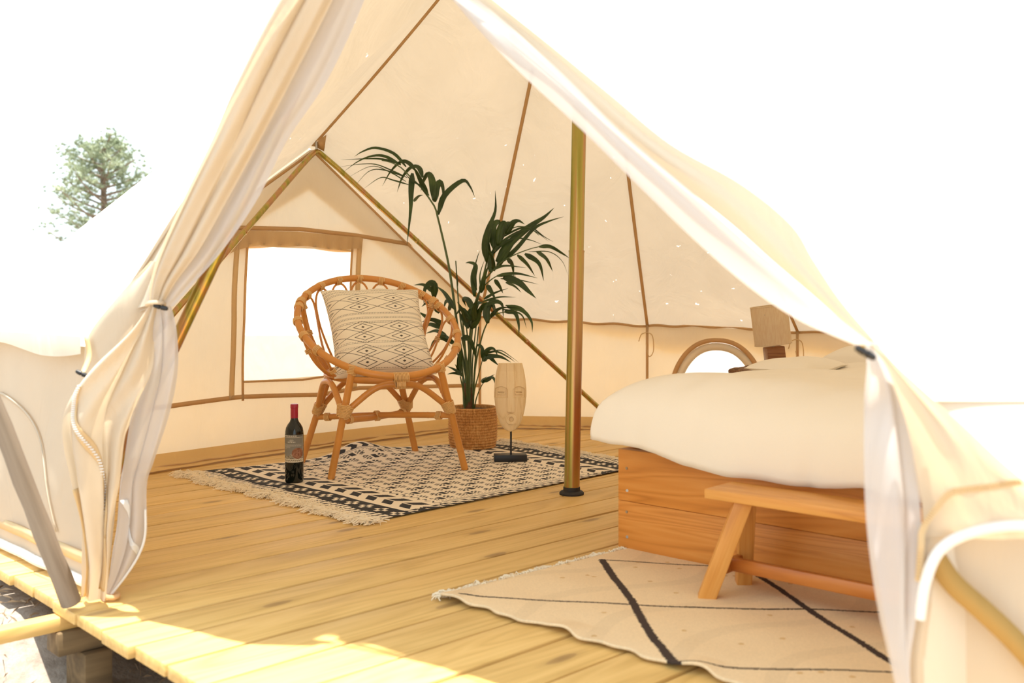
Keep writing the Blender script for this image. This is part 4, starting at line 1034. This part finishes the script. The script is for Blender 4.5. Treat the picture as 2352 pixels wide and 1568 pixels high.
frond([(1020, 2085), (990, 1850), (935, 1560), (880, 1150), (845, 940), (800, 740), (765, 598), (740, 520), (640, 380), (560, 300), (480, 220), (400, 180), (330, 165)], KA, 0.0075, 0.002, (D, D - 0.12), [
    ([(520, 215), (420, 110), (280, 67), (180, 95), (115, 135)], 30), ([(480, 200), (360, 135), (260, 130), (150, 170), (35, 250)], 26), ([(470, 190), (330, 155), (200, 152), (10, 160)], 18),
    ([(590, 240), (540, 185), (480, 175), (400, 250), (335, 365)], 36), ([(650, 300), (620, 225), (560, 220), (490, 300), (450, 415)], 44), ([(570, 265), (560, 400), (555, 560), (527, 830)], 52),
    ([(690, 430), (640, 330), (600, 250), (575, 215)], 46), ([(738, 480), (725, 330), (695, 272), (660, 320), (635, 410)], 62), ([(745, 490), (755, 400), (785, 332), (812, 400), (805, 545)], 60),
    ([(770, 590), (820, 440), (960, 325), (1020, 370), (1060, 455)], 50), ([(580, 485), (620, 445), (655, 435)], 26), ([(530, 300), (400, 240), (280, 195), (150, 195), (0, 215)], 12),
    ([(500, 290), (350, 240), (230, 250), (110, 375)], 11), ([(540, 355), (420, 320), (320, 300), (190, 385)], 14), ([(520, 330), (400, 260), (250, 210), (60, 300)], 10), ([(700, 440), (640, 370), (560, 320), (500, 250)], 22)], D - 0.06)
frond([(1000, 2085), (1010, 1800), (1020, 1560), (1040, 1380), (1100, 1180), (1150, 970), (1180, 900), (1260, 780), (1360, 690), (1480, 690), (1560, 750)], KA, 0.007, 0.0016, (D, D + 0.05), [
    ([(1155, 960), (1140, 820), (1165, 700), (1220, 560), (1218, 400)], 60), ([(1170, 930), (1150, 800), (1180, 692), (1168, 820)], 56), ([(1215, 860), (1200, 700), (1245, 645), (1262, 710)], 76), ([(1240, 830), (1260, 700), (1290, 650), (1315, 705)], 66),
    ([(1265, 790), (1290, 690), (1330, 655), (1365, 700)], 56), ([(1300, 740), (1350, 660), (1400, 640), (1450, 665)], 58), ([(1230, 960), (1330, 820), (1480, 690), (1600, 610), (1680, 535)], 72), ([(1240, 980), (1380, 860), (1520, 700), (1640, 640), (1755, 605)], 38),
    ([(1190, 890), (1290, 790), (1420, 715), (1520, 715), (1640, 800)], 24), ([(1200, 900), (1300, 800), (1400, 775), (1500, 790), (1590, 825)], 20), ([(1250, 780), (1400, 700), (1500, 690), (1600, 760), (1670, 800)], 18)], D + 0.03)
frond([(1010, 2085), (1020, 1700), (1050, 1400), (1110, 1150), (1170, 1060), (1270, 960), (1400, 890), (1560, 840), (1660, 850)], KA, 0.006, 0.0014, (D, D - 0.10), [
    ([(1560, 840), (1650, 840), (1740, 890), (1800, 930)], 34), ([(1540, 880), (1620, 940), (1670, 1035)], 44), ([(1450, 895), (1560, 970), (1600, 1110)], 44), ([(1390, 905), (1470, 980), (1530, 1070)], 36), ([(1310, 935), (1350, 980), (1365, 1080)], 42),
    ([(1480, 880), (1640, 880), (1740, 950), (1790, 1065)], 8), ([(1180, 1040), (1185, 930), (1215, 870)], 58), ([(1230, 1010), (1300, 900), (1370, 800), (1450, 720)], 50), ([(1210, 1030), (1200, 940), (1160, 860)], 40)], D - 0.06)
frond([(1005, 2085), (1010, 1750), (1030, 1450), (1080, 1220), (1160, 1120), (1260, 1060), (1380, 1070)], KA, 0.006, 0.0015, (D, D - 0.16), [
    ([(1200, 1020), (1300, 990), (1460, 1005)], 26), ([(1230, 1070), (1380, 1050), (1550, 1085)], 32), ([(1280, 1080), (1400, 1120), (1480, 1190), (1540, 1245)], 62), ([(1260, 1090), (1400, 1100), (1560, 1135)], 18), ([(1210, 1100), (1250, 1150), (1280, 1205)], 42),
    ([(1150, 1140), (1190, 1200), (1225, 1260)], 48), ([(1130, 1250), (1220, 1200), (1320, 1165)], 24), ([(1120, 1270), (1250, 1235), (1380, 1235)], 20), ([(1055, 1230), (1045, 1080), (1062, 990), (1020, 965), (985, 967)], 56), ([(1075, 1180), (1050, 1050), (1080, 920), (1100, 870)], 14),
    ([(1100, 1150), (1100, 1050), (1140, 930)], 14), ([(1105, 1200), (1130, 1080), (1170, 980)], 50), ([(1300, 1120), (1370, 1150), (1425, 1200)], 26)], D - 0.12)
frond([(1045, 2085), (1060, 1800), (1110, 1560), (1160, 1430), (1220, 1370), (1310, 1350), (1400, 1340)], KA, 0.005, 0.0014, (D, D - 0.2), [
    ([(1160, 1440), (1150, 1340), (1200, 1272), (1270, 1290), (1282, 1400)], 60), ([(1290, 1350), (1370, 1360), (1400, 1440), (1405, 1535)], 42), ([(1310, 1310), (1430, 1340), (1500, 1420), (1510, 1510)], 38), ([(1300, 1300), (1420, 1320), (1490, 1400), (1510, 1460)], 22),
    ([(1280, 1330), (1420, 1370), (1465, 1480)], 18), ([(1150, 1300), (1200, 1290), (1230, 1370)], 32), ([(1180, 1390), (1240, 1330), (1330, 1310)], 36)], D - 0.15)
frond([(1010, 2085), (1025, 1700), (1030, 1420), (1025, 1330)], KA, 0.007, 0.003, (D, D - 0.05), [
    ([(1030, 1420), (960, 1330), (905, 1380)], 44), ([(1040, 1330), (1010, 1262), (970, 1250), (990, 1310)], 54), ([(1030, 1400), (1080, 1290), (1130, 1280)], 54), ([(1010, 1480), (960, 1400), (930, 1330)], 34), ([(1020, 1470), (980, 1360), (930, 1310)], 40),
    ([(1040, 1440), (1090, 1350), (1140, 1290), (1190, 1300), (1220, 1370)], 44), ([(905, 1330), (830, 1210), (755, 1145)], 46), ([(1000, 1430), (960, 1340), (920, 1270)], 50), ([(1060, 1420), (1050, 1330), (1080, 1240)], 50), ([(1000, 1460), (1010, 1360), (1060, 1270)], 44), ([(1030, 1480), (1090, 1400), (1100, 1300)], 46)], D - 0.1)
frond([(985, 2085), (990, 1800), (970, 1560), (945, 1400), (925, 1200), (910, 950)], KA, 0.007, 0.0025, (D, D + 0.1), [([(925, 1150), (915, 1040), (905, 945)], 14)], D + 0.1)
frond([(975, 2085), (960, 1800), (900, 1500), (800, 1330), (740, 1230)], KA, 0.006, 0.002, (D, D + 0.22), [
    ([(740, 1240), (735, 1140), (700, 1132), (665, 1180), (660, 1300)], 72), ([(740, 1200), (660, 1140), (580, 1140)], 40), ([(860, 1340), (855, 1278), (830, 1272), (815, 1330)], 54), ([(780, 1360), (700, 1280), (640, 1310)], 44), ([(690, 1400), (620, 1350)], 40),
    ([(820, 1450), (720, 1410), (640, 1430)], 46), ([(800, 1480), (700, 1450), (650, 1510)], 46), ([(780, 1330), (740, 1290), (680, 1320)], 40), ([(840, 1550), (760, 1500), (670, 1520)], 44)], D + 0.18)
frond([(450, 985), (430, 740), (395, 560), (330, 350), (250, 310)], KB, 0.006, 0.002, (D, D + 0.12), [
    ([(330, 345), (220, 300), (150, 340), (110, 400)], 62), ([(330, 360), (270, 330), (300, 385)], 30), ([(380, 640), (378, 480), (400, 420)], 62), ([(300, 320), (240, 280), (180, 240), (100, 260)], 36)], D + 0.06)
frond([(470, 985), (468, 740), (450, 520), (420, 380), (400, 300)], KB, 0.007, 0.0025, (D, D - 0.06), [([(400, 310), (470, 315), (520, 430), (535, 530)], 60), ([(395, 420), (385, 560), (400, 640)], 50)], D - 0.07)
frond([(505, 985), (520, 800), (560, 640), (600, 500), (640, 455)], KB, 0.004, 0.0014, (D, D - 0.16), [
    ([(600, 520), (640, 480), (760, 480), (860, 530)], 60), ([(590, 490), (590, 400), (550, 372), (525, 425)], 42), ([(605, 490), (640, 420), (700, 408), (745, 490)], 52), ([(620, 450), (720, 430), (830, 480), (900, 530)], 22), ([(660, 480), (700, 520), (745, 560)], 42), ([(650, 440), (760, 420), (860, 480), (930, 530)], 12)], D - 0.14)
frond([(515, 985), (540, 860), (580, 760), (620, 700)], KB, 0.0035, 0.0014, (D, D - 0.1), [([(590, 720), (640, 680), (710, 640)], 32), ([(605, 705), (690, 675), (715, 740)], 44), ([(590, 715), (600, 690), (640, 660)], 30)], D - 0.1)
frond([(440, 985), (420, 800), (390, 660)], KB, 0.006, 0.003, (D, D - 0.04), [([(420, 660), (340, 600), (265, 565)], 38), ([(400, 640), (330, 630), (270, 640)], 32), ([(380, 640), (360, 580), (340, 545)], 26)], D - 0.04)
for q, (a, b_, c_) in enumerate((((455, 985), (445, 500), (405, 60)), ((480, 985), (475, 500), (440, 130)), ((490, 985), (505, 500), (545, 120)), ((498, 985), (525, 560), (560, 200)), ((430, 985), (425, 800), (408, 600)))):
    frond([a, lerp(V(a), V(b_), 0.5), b_, c_], KB, 0.0065 - 0.0006 * q, 0.003, (D, D + 0.03 * (q - 2)), [], D)
M['husk'] = simple('brown_husk', (0.16, 0.075, 0.03), 0.9, 0, 60, 0.4)
for a, b_, r in (((452, 985), (440, 720), 0.012), ((488, 985), (490, 760), 0.011), ((470, 985), (470, 840), 0.016)):
    pa, pbb = dp(*KB(*a), D) - pb, dp(*KB(*b_), D) - pb
    MB().tube([lerp(pa, pbb, i / 6) for i in range(7)], [r * (1 - 0.07 * i) for i in range(7)], 8).build('husk', M['husk'], palm)

# ================================================================== bed
E1 = V((0.7413, -0.6712, 0)); E2 = V((0.6712, 0.7413, 0)); BC = gp(1420, 1265)
BANG = math.atan2(E1.y, E1.x); BWID, BLEN, BH = 1.40, 1.90, 0.289
bed = empty('bed_frame', BC, BANG, label='low bed base of orange fir boards on the deck', cat='bed')
for (z0, z1) in ((0.0, 0.1445), (0.1455, BH)):
    for nm, c, sz in (('foot_board', (BWID / 2, 0.014, 0), (BWID, 0.028, z1 - z0)), ('foot_board', (BWID / 2, BLEN - 0.014, 0), (BWID, 0.028, z1 - z0))):
        MB().box((c[0], c[1], (z0 + z1) / 2), sz, bev=0.0015).build(nm, M['ply'], bed)
    for x in (0.014, BWID - 0.014):
        o = MB().box((0, 0, 0), (BLEN - 0.058, 0.028, z1 - z0), bev=0.0015).build('side_board', M['ply'], bed)
        o.location = (x, BLEN / 2, (z0 + z1) / 2); o.rotation_euler = (0, 0, math.pi / 2)
for z in (0.045, 0.115, 0.175, 0.237):
    MB().tube([V((0.030 + 0.002 * math.sin(z * 50), -0.001, z)), V((0.030, 0.004, z))], 0.0042, 10).build('screw', M['steel'], bed)
MB().tube([V((0.66, -0.001, 0.238)), V((0.66, 0.003, 0.238))], 0.004, 10).build('screw', M['steel'], bed)
M['mattress'] = simple('white_ticking', (0.8, 0.77, 0.7), 0.9, 0, 40, 0.05)
MB().box((BWID / 2, BLEN / 2, BH + 0.058), (BWID - 0.06, BLEN - 0.06, 0.115), bev=0.03).build('mattress', M['mattress'], bed)
M['linen'] = simple('cream_linen', (0.84, 0.76, 0.64), 0.92, 0, 500, 0.03, 0.15)
HEM = [(-0.2, 0.300), (0.0, 0.300), (0.10, 0.285), (0.19, 0.256), (0.31, 0.247), (0.48, 0.252), (0.60, 0.257), (0.66, 0.268), (0.72, 0.255), (0.9, 0.245), (1.4, 0.25)]
ZT = 0.500
def duvet(u, v):
    """u across the bed (from its left side), v from the foot hem to the head"""
    xs = -0.235 + (BWID + 0.235 + 0.2) * u
    ys = -0.270 + (1.50 + 0.270) * v
    r = 0.11
    def fold(s, r=r, out=0.045):
        if s >= r * 0.57: return s - r * 0.57 + r - out * 0, 0.0
        a = (r * 0.57 - s) / r
        if a < math.pi / 2: return r - r * math.sin(a), r * (1 - math.cos(a))
        return 0.0, r + (a - math.pi / 2) * r
    fx, dx = fold(xs + 0.06); fy, dy = fold(ys + 0.06)
    xr = BWID - 0.0
    if xs > xr: fx2, dx2 = xr + 0.02, (xs - xr) * 1.0
    else: fx2, dx2 = fx, 0
    x = fx2 - 0.055; y = fy - 0.050
    hem = interp(HEM, max(0, x))[0]
    full_y = 0.235
    z = ZT - 0.035 * min(1, max(0, (y - 0.1) / 0.9))
    side_f = min(1.0, dy / full_y); side_l = min(1.0, dx / 0.20); side_r = min(1.0, dx2 / 0.2)
    zf = z - (z - hem) * (side_f ** 1.0)
    z = min(zf, z - (z - 0.300) * side_l, z - (z - 0.25) * side_r)
    bul = 0.050
    y -= bul * math.sin(math.pi * min(1, side_f) * 0.62) if side_f > 0 else 0
    x += 0.095
    x -= 0.055 * math.sin(math.pi * side_l * 0.60) if side_l > 0 else 0
    if x < -0.065: x = -0.065 + (x + 0.065) * 0.4
    puff = 0.018 * mnoise.noise(V((x * 3.0, y * 3.0, 1.3))) + 0.007 * mnoise.noise(V((x * 9.0, y * 8.0, 4.0))) + 0.006 * mnoise.noise(V(((x + y) * 4.0, (x - y) * 14.0, 2.0)))
    z += puff * (1 - 0.6 * max(side_f, side_l))
    for (k0, sl, am) in ((0.30, 0.10, 0.007), (0.62, 0.06, 0.012), (0.14, -0.06, 0.006)):
        y += am * math.exp(-((x - k0 - sl * (z - 0.3)) / 0.022) ** 2) * side_f
    if side_f > 0.9: y += 0.012 * (side_f - 0.9) * 10
    return V((x, y, z))
dv = MB().sheet(duvet, 130, 110).build('duvet', M['linen'], label='puffy cream linen duvet draped over the low bed', cat='duvet', solid=0.012)
dv.location = BC; dv.rotation_euler = (0, 0, BANG)
def pillow(name, c, sx, sy, h, rz, label, tilt=0.0, seed=0.0):
    m = MB()
    for sg in (1, -1):
        m.sheet(lambda u, v, sg=sg: V(((2 * u - 1) * sx * (1 - 0.06 * (1 - (2 * v - 1) ** 2) * abs(2 * u - 1) ** 4), (2 * v - 1) * sy * (1 - 0.06 * (1 - (2 * u - 1) ** 2) * abs(2 * v - 1) ** 4) * (1 if sg > 0 else 1), sg * h * ((1 - (2 * u - 1) ** 4) * (1 - (2 * v - 1) ** 4)) ** 0.5 + 0.008 * mnoise.noise(V((u * 4, v * 4, seed))) * (1 - (2 * u - 1) ** 4))) if sg > 0 else V(((1 - 2 * u) * sx * (1 - 0.06 * (1 - (2 * v - 1) ** 2) * abs(2 * u - 1) ** 4), (2 * v - 1) * sy * (1 - 0.06 * (1 - (2 * u - 1) ** 2) * abs(2 * v - 1) ** 4), -h * 0.6 * ((1 - (2 * u - 1) ** 4) * (1 - (2 * v - 1) ** 4)) ** 0.5)), 30, 30)
    o = m.build(name, M['linen'], label=label, cat='pillow'); o.location = c; o.rotation_euler = (tilt, 0, rz); return o
def bedp(a, b_, z): p = BC + E1 * a + E2 * b_; return V((p.x, p.y, z))
pillow('pillow', bedp(0.24, 1.64, 0.462), 0.33, 0.23, 0.075, BANG, 'plump cream pillow at the head of the bed beside the right flap', 0.06)
# blanket fold turned down along the left edge
def foldc(u, v):
    a = 2 * math.pi * v
    b_ = 0.72 + 0.36 * u; w_ = math.sin(math.pi * u) ** 0.5
    return V((0.10 + 0.105 * math.cos(a), b_, 0.478 + 0.036 * w_ * math.sin(a) + 0.004 * math.sin(9 * u)))
tb = MB().sheet(foldc, 24, 18).build('turned_fold', M['linen'], dv)

# ================================================================== bench
bn = V((0.454, 2.354, 0)); bench = empty('bench', bn, BANG, label='small narrow wooden bench with splayed legs in front of the bed', cat='bench')
BT, BWd, BLn = 0.265, 0.130, 0.80
MB().box((BLn / 2, BWd / 2, BT - 0.0115), (BLn, BWd, 0.023), bev=0.003).build('seat', M['bench'], bench)
i1 = Matrix.Rotation(-BANG, 3, 'Z')
ff = i1 @ (gp(1624, 1378) - bn); fb = i1 @ (gp(1722, 1345) - bn)
ff = V((0.020, 0.010, 0)); fb = V((0.030, BWd + 0.032, 0))
def bleg(a, b_):
    o = MB().beam(V((0, 0, 0)), V((0, 0, (b_ - a).length)), 0.040, 0.036, bev=0.002)
    me = o.mesh('leg', M['bench']); me.transform(Matrix.Rotation(math.radians(90), 4, 'Y'))
    ob = link_mesh('leg', me, bench); ob.location = a; ob.rotation_euler = (b_ - a).to_track_quat('X', 'Y').to_euler()
RZ2 = 0.008
lf_, lb_ = (V((0.012, -0.012, RZ2)), V((0.085, 0.035, BT - 0.022))), (V((0.018, BWd + 0.024, RZ2)), V((0.060, BWd - 0.03, BT - 0.022)))
for a, b_ in (lf_, lb_):
    bleg(a, b_); bleg(V((BLn - a.x, a.y, a.z)), V((BLn - b_.x, b_.y, b_.z)))
def at(l, f): return lerp(l[0], l[1], f)
for mir in (0, 1):
    a, b_ = at(lf_, 0.30), at(lb_, 0.30)
    if mir: a, b_ = V((BLn - a.x, a.y, a.z)), V((BLn - b_.x, b_.y, b_.z))
    MB().beam(a, b_, 0.016, 0.030, bev=0.002).build('cross_rail', M['benchred'], bench)
    if not mir: mid0 = lerp(a, b_, 0.45)
    else: mid1 = lerp(a, b_, 0.45)
MB().beam(mid0 + V((0, 0, 0.004)), mid1 + V((0, 0, 0.004)), 0.018, 0.032, bev=0.003).build('long_rail', M['benchred'], bench)

# ================================================================== cream rug with dark lines
r2 = empty('cream_rug', (0, 0, 0), label='cream wool rug with thin dark crossing lines under the bench', cat='rug')
oA = gp(1012, 1378); uA = (gp(1440, 1270) - oA); uL = uA.length; uA = uA.normalized()
vA = (gp(1640, 1566) - oA); vA = vA.normalized()
RW, RLn = uL + 0.03, 1.20
lines = [([(1058, 1383), (1130, 1386), (1270, 1393), (1400, 1399), (1640, 1410), (1840, 1413), (2020, 1420), (2200, 1428)], 0.0062), ([(1383, 1298), (1412, 1340), (1452, 1392), (1470, 1430), (1500, 1480), (1550, 1540)], 0.0125),
         ([(1383, 1298), (1480, 1303), (1622, 1311), (1750, 1318)], 0.0055), ([(1742, 1336), (1790, 1365), (1850, 1410), (1920, 1455), (2055, 1540), (2150, 1600)], 0.0110), ([(1550, 1540), (1660, 1550), (1900, 1556), (2060, 1560), (2200, 1566)], 0.0055)]
inv = Matrix(((uA.x, vA.x), (uA.y, vA.y))).inverted()
def ruv(px, py): p = gp(px, py) - oA; q = inv @ p.xy; return q
N2u, N2v = 240, 420
J, I = np.mgrid[0:N2v, 0:N2u]; X = (I + 0.5) / N2u * RW; Y = (J + 0.5) / N2v * RLn
dark = np.zeros((N2v, N2u), bool); rs = np.random.RandomState(2)
for pl, wd in lines:
    q = [ruv(*p) for p in pl]
    for a, b_ in zip(q, q[1:]):
        dx, dy = b_.x - a.x, b_.y - a.y; L2 = dx * dx + dy * dy
        t_ = np.clip(((X - a.x) * dx + (Y - a.y) * dy) / L2, 0, 1)
        dd = np.hypot(X - a.x - t_ * dx, Y - a.y - t_ * dy)
        dark |= dd < wd * 0.75 * (0.85 + 0.3 * rs.rand(N2v, N2u))
wool = np.array([0.80, 0.61, 0.38]) * (0.94 + 0.10 * rs.rand(N2v, N2u, 1)) * (1 - 0.06 * (np.sin(Y * 31 + np.sin(X * 9) * 2) > 0.8))[..., None]
st = rs.rand(40, 2)
for cx_, cy_ in st:
    dd = np.hypot(X - cx_ * RW, Y - cy_ * RLn); wool[dd < 0.006] *= np.array([0.8, 0.68, 0.5])
colr = np.where(dark[..., None], np.array([0.045, 0.026, 0.018]), wool)
def r2p(u, v):
    p = oA + uA * (u * RW) + vA * (v * RLn)
    e = max(0, 1 - u / 0.05)
    p += uA * (-0.006 * math.sin(40 * v) - 0.004 * math.sin(93 * v)) * e
    lift = 0.010 * max(0, math.sin(23 * v + 0.8)) ** 3 * max(0, 1 - u / 0.10)
    p.z = 0.006 + 0.0015 * math.sin(19 * u) * math.sin(15 * v) + lift
    return p
wf = MB().sheet(r2p, N2u, N2v).build('wool_field', None, r2, solid=0.006); wf.data.materials.append(print_mat('woven_wool', 0.95, 260))
color_faces(wf, colr.reshape(-1, 3))
wf.modifiers['solid'].offset = -1; wf.location.z = 0.002
M['woolfr'] = simple('wool_fringe', (0.80, 0.68, 0.50), 0.95)
fringe(lambda u: r2p(u, 0.0), -vA, 520, 0.018, 0.040, r2, thick=0.0022, curl=0.8, mat=M['woolfr'])

# ================================================================== bedside: wicker stand and lamp
def wick_mat():
    t = NT('dark_wicker'); c = t.coord('Object', (1, 1, 1))
    b1 = t.n('ShaderNodeTexBrick'); t.put(t.coord('Generated', (1, 1, 1)), b1.inputs['Vector'])
    n = t.noise(c, 120, 3)
    col = t.ramp(n, [(0.35, (0.10, 0.045, 0.018)), (0.65, (0.30, 0.15, 0.06))]); return t.done(t.pbr(col, 0.7, bump=t.bump(n, 0.7, 0.004)))
M['wicker'] = wick_mat()
wsx = dp(1764, 760, 4.55)
ws = empty('wicker_stand', (wsx.x, wsx.y, 0), math.radians(-30), label='dark woven wicker stand beside the bed under the lamp', cat='side table')
WH = 0.386
for z in [0.012 + i * 0.0195 for i in range(20)]:
    q = [V((sx_ * 0.135, sy_ * 0.135, z)) for sx_, sy_ in ((-1, -1), (1, -1), (1, 1), (-1, 1))]
    MB().tube([lerp(q[k], q[(k + 1) % 4], f) + V((0, 0, 0.003 * math.sin(20 * f))) for k in range(4) for f in (0, 0.25, 0.5, 0.75)], 0.0098, 6, closed=True).build('wicker_strand', M['wicker'], ws)
for sx_, sy_ in ((-1, -1), (1, -1), (1, 1), (-1, 1)):
    MB().tube([V((sx_ * 0.13, sy_ * 0.13, 0)), V((sx_ * 0.13, sy_ * 0.13, WH - 0.01))], 0.014, 8).build('corner_post', M['wicker'], ws)
MB().box((0, 0, WH - 0.006), (0.285, 0.285, 0.014), bev=0.005).build('top', M['wicker'], ws)
lamp = empty('table_lamp', (wsx.x, wsx.y, WH + 0.001), label='table lamp with beige linen drum shade on a wooden block, tilted', cat='lamp')
lamp.location = dp(1783, 846, 4.55); lamp.location.z = WH + 0.001
tl = math.radians(-7); RT = Matrix.Rotation(tl, 4, 'Y')
M['lampwood'] = wood_mat('lamp_block_wood', (0.20, 0.07, 0.02), (0.33, 0.13, 0.035), (0.42, 0.18, 0.055), (0.15, 0.05, 0.02), 4.0, 6, 0.45)
t = NT('linen_shade'); c = t.coord('Object', (180, 180, 25)); n1 = t.noise(c, 1.0, 3)
col = t.ramp(n1, [(0.3, (0.84, 0.68, 0.47)), (0.7, (0.93, 0.81, 0.60))]); d_ = t.n('ShaderNodeBsdfDiffuse'); t.put(col, d_.inputs[0]); tr_ = t.n('ShaderNodeBsdfTranslucent'); t.put(col, tr_.inputs[0])
mx = t.n('ShaderNodeMixShader', i_0=0.4); t.put(d_.outputs[0], mx.inputs[1]); t.put(tr_.outputs[0], mx.inputs[2]); M['shade'] = t.done(mx.outputs[0])
def lput(m, name, mat, **k):
    me = m.mesh(name, mat); me.transform(RT); o = link_mesh(name, me, lamp)
    return o
lput(MB().box((0, 0, 0.052), (0.082, 0.082, 0.102), bev=0.004), 'wood_block', M['lampwood'])
lput(MB().tube([V((0, 0, 0.10)), V((0, 0, 0.26))], 0.005, 10), 'stem', M['steel'])
m = MB(); RS = 0.083; z0, z1 = 0.115, 0.290
for r, fl in ((RS, 1), (RS - 0.002, -1)):
    m.sheet(lambda u, v, r=r, fl=fl: V((r * math.cos(2 * math.pi * u * fl), r * math.sin(2 * math.pi * u * fl), z0 + (z1 - z0) * v)), 48, 6)
lput(m, 'shade', M['shade'])
for z in (z0, z1):
    lput(MB().tube([V((RS * math.cos(a), RS * math.sin(a), z)) for a in [2 * math.pi * i / 40 for i in range(40)]], 0.0022, 6, closed=True), 'shade_rim', M['shade'])
for a in (0, 2.09, 4.19):
    lput(MB().tube([V((0, 0, 0.255)), V((RS * math.cos(a), RS * math.sin(a), 0.255))], 0.0015, 6), 'spider_arm', M['steel'])

# ================================================================== beyond the tent
def far_tent(loc, rz, sc, label):
    root = empty('bell_tent', loc, rz, label=label, cat='tent'); root.scale = (sc, sc, sc)
    n = 10; A = V((0, 0, 2.5)); ey = [V((2.1 * math.cos(2 * math.pi * i / n), 2.1 * math.sin(2 * math.pi * i / n), 0.6)) for i in range(n)]
    for i in range(n):
        a, b_ = ey[i], ey[(i + 1) % n]
        MB().sheet(lambda u, v: lerp(A, lerp(a, b_, u), max(v, 0.01)) - V((0, 0, 0.10 * math.sin(math.pi * v))), 6, 8).build('roof_panel', M['canvas'], root)
        MB().sheet(lambda u, v: lerp(a, b_, u) * 1 - V((0, 0, 0.6 * v)), 4, 3).build('wall_panel', M['canvas'], root)
    MB().tube([V((0, 0, 0)), V((0, 0, 2.5))], 0.03, 10).build('tent_pole', M['greywood'], root)
    return root
far_tent((-6.3, 8.4, GZ), 0.3, 1.0, 'white bell tent standing beyond the left edge of the deck')
far_tent((-2.6, 12.5, GZ), 0.1, 0.9, 'white bell tent glimpsed through the square window')
# pine tree
def pine(base, h, seed):
    r = random.Random(seed)
    root = empty('pine_tree', base, label='young pine tree with pale green needles behind the white tent', cat='tree')
    t = NT('pine_needles_green'); n = t.noise(t.coord('Object'), 3, 3)
    col = t.ramp(n, [(0.3, (0.22, 0.27, 0.16)), (0.7, (0.42, 0.46, 0.30))]); M['pine'] = t.done(t.pbr(col, 0.7))
    M['bark'] = simple('pine_bark', (0.24, 0.17, 0.12), 0.9, 0, 6, 0.3)
    MB().tube([V((0.12 * math.sin(i * 0.5), 0.1 * math.cos(i * 0.7), h * i / 12)) for i in range(13)], [0.16 * (1 - 0.068 * i) for i in range(13)], 10).build('trunk', M['bark'], root)
    nd = MB()
    for k in range(46):
        z = h * (0.34 + 0.66 * (k / 46) ** 0.85); L = (h * 0.46) * (1 - 0.66 * ((z / h - 0.34) / 0.66)) * r.uniform(0.7, 1.1)
        a = k * 2.4 + r.uniform(-0.4, 0.4)
        P0 = V((0.1 * math.sin(z), 0.1 * math.cos(z), z)); dr_ = V((math.cos(a), math.sin(a), 0.28))
        path = smooth_path([P0, P0 + dr_ * L * 0.5 + V((0, 0, 0.02)), P0 + dr_ * L + V((0, 0, L * 0.15))], 8)
        MB().tube(path, [0.03 * (1 - 0.09 * i) for i in range(9)], 5).build('branch', M['bark'], root)
        for q in range(34):
            f = r.uniform(0.35, 1.0); p = lerp(P0, path[-1], f) + V((r.gauss(0, 0.13), r.gauss(0, 0.13), r.gauss(0.03, 0.09))) * (h / 5)
            for j in range(16):
                v_ = V((r.gauss(0, 1), r.gauss(0, 1), r.gauss(0.7, 0.7))).normalized() * r.uniform(0.09, 0.17) * (h / 5)
                s_ = v_.cross(V((r.gauss(0, 1), r.gauss(0, 1), r.gauss(0, 1)))).normalized() * 0.009
                nd.add([p - s_, p + s_, p + v_], [(0, 1, 2)])
    nd.build('needles', M['pine'], root, smooth=False, kind='stuff')
pine(V((-8.95, 22.0, GZ)), 4.25, 4)
# guy rope of the left tent
ro = MB().tube(smooth_path([dp(-160, 792, 3.2), dp(0, 786, 3.0), dp(97, 779, 2.9)], 16), 0.0022, 6).build('guy_rope', M['tape'], label='thin guy rope in front of the white roof at the left edge', cat='rope')
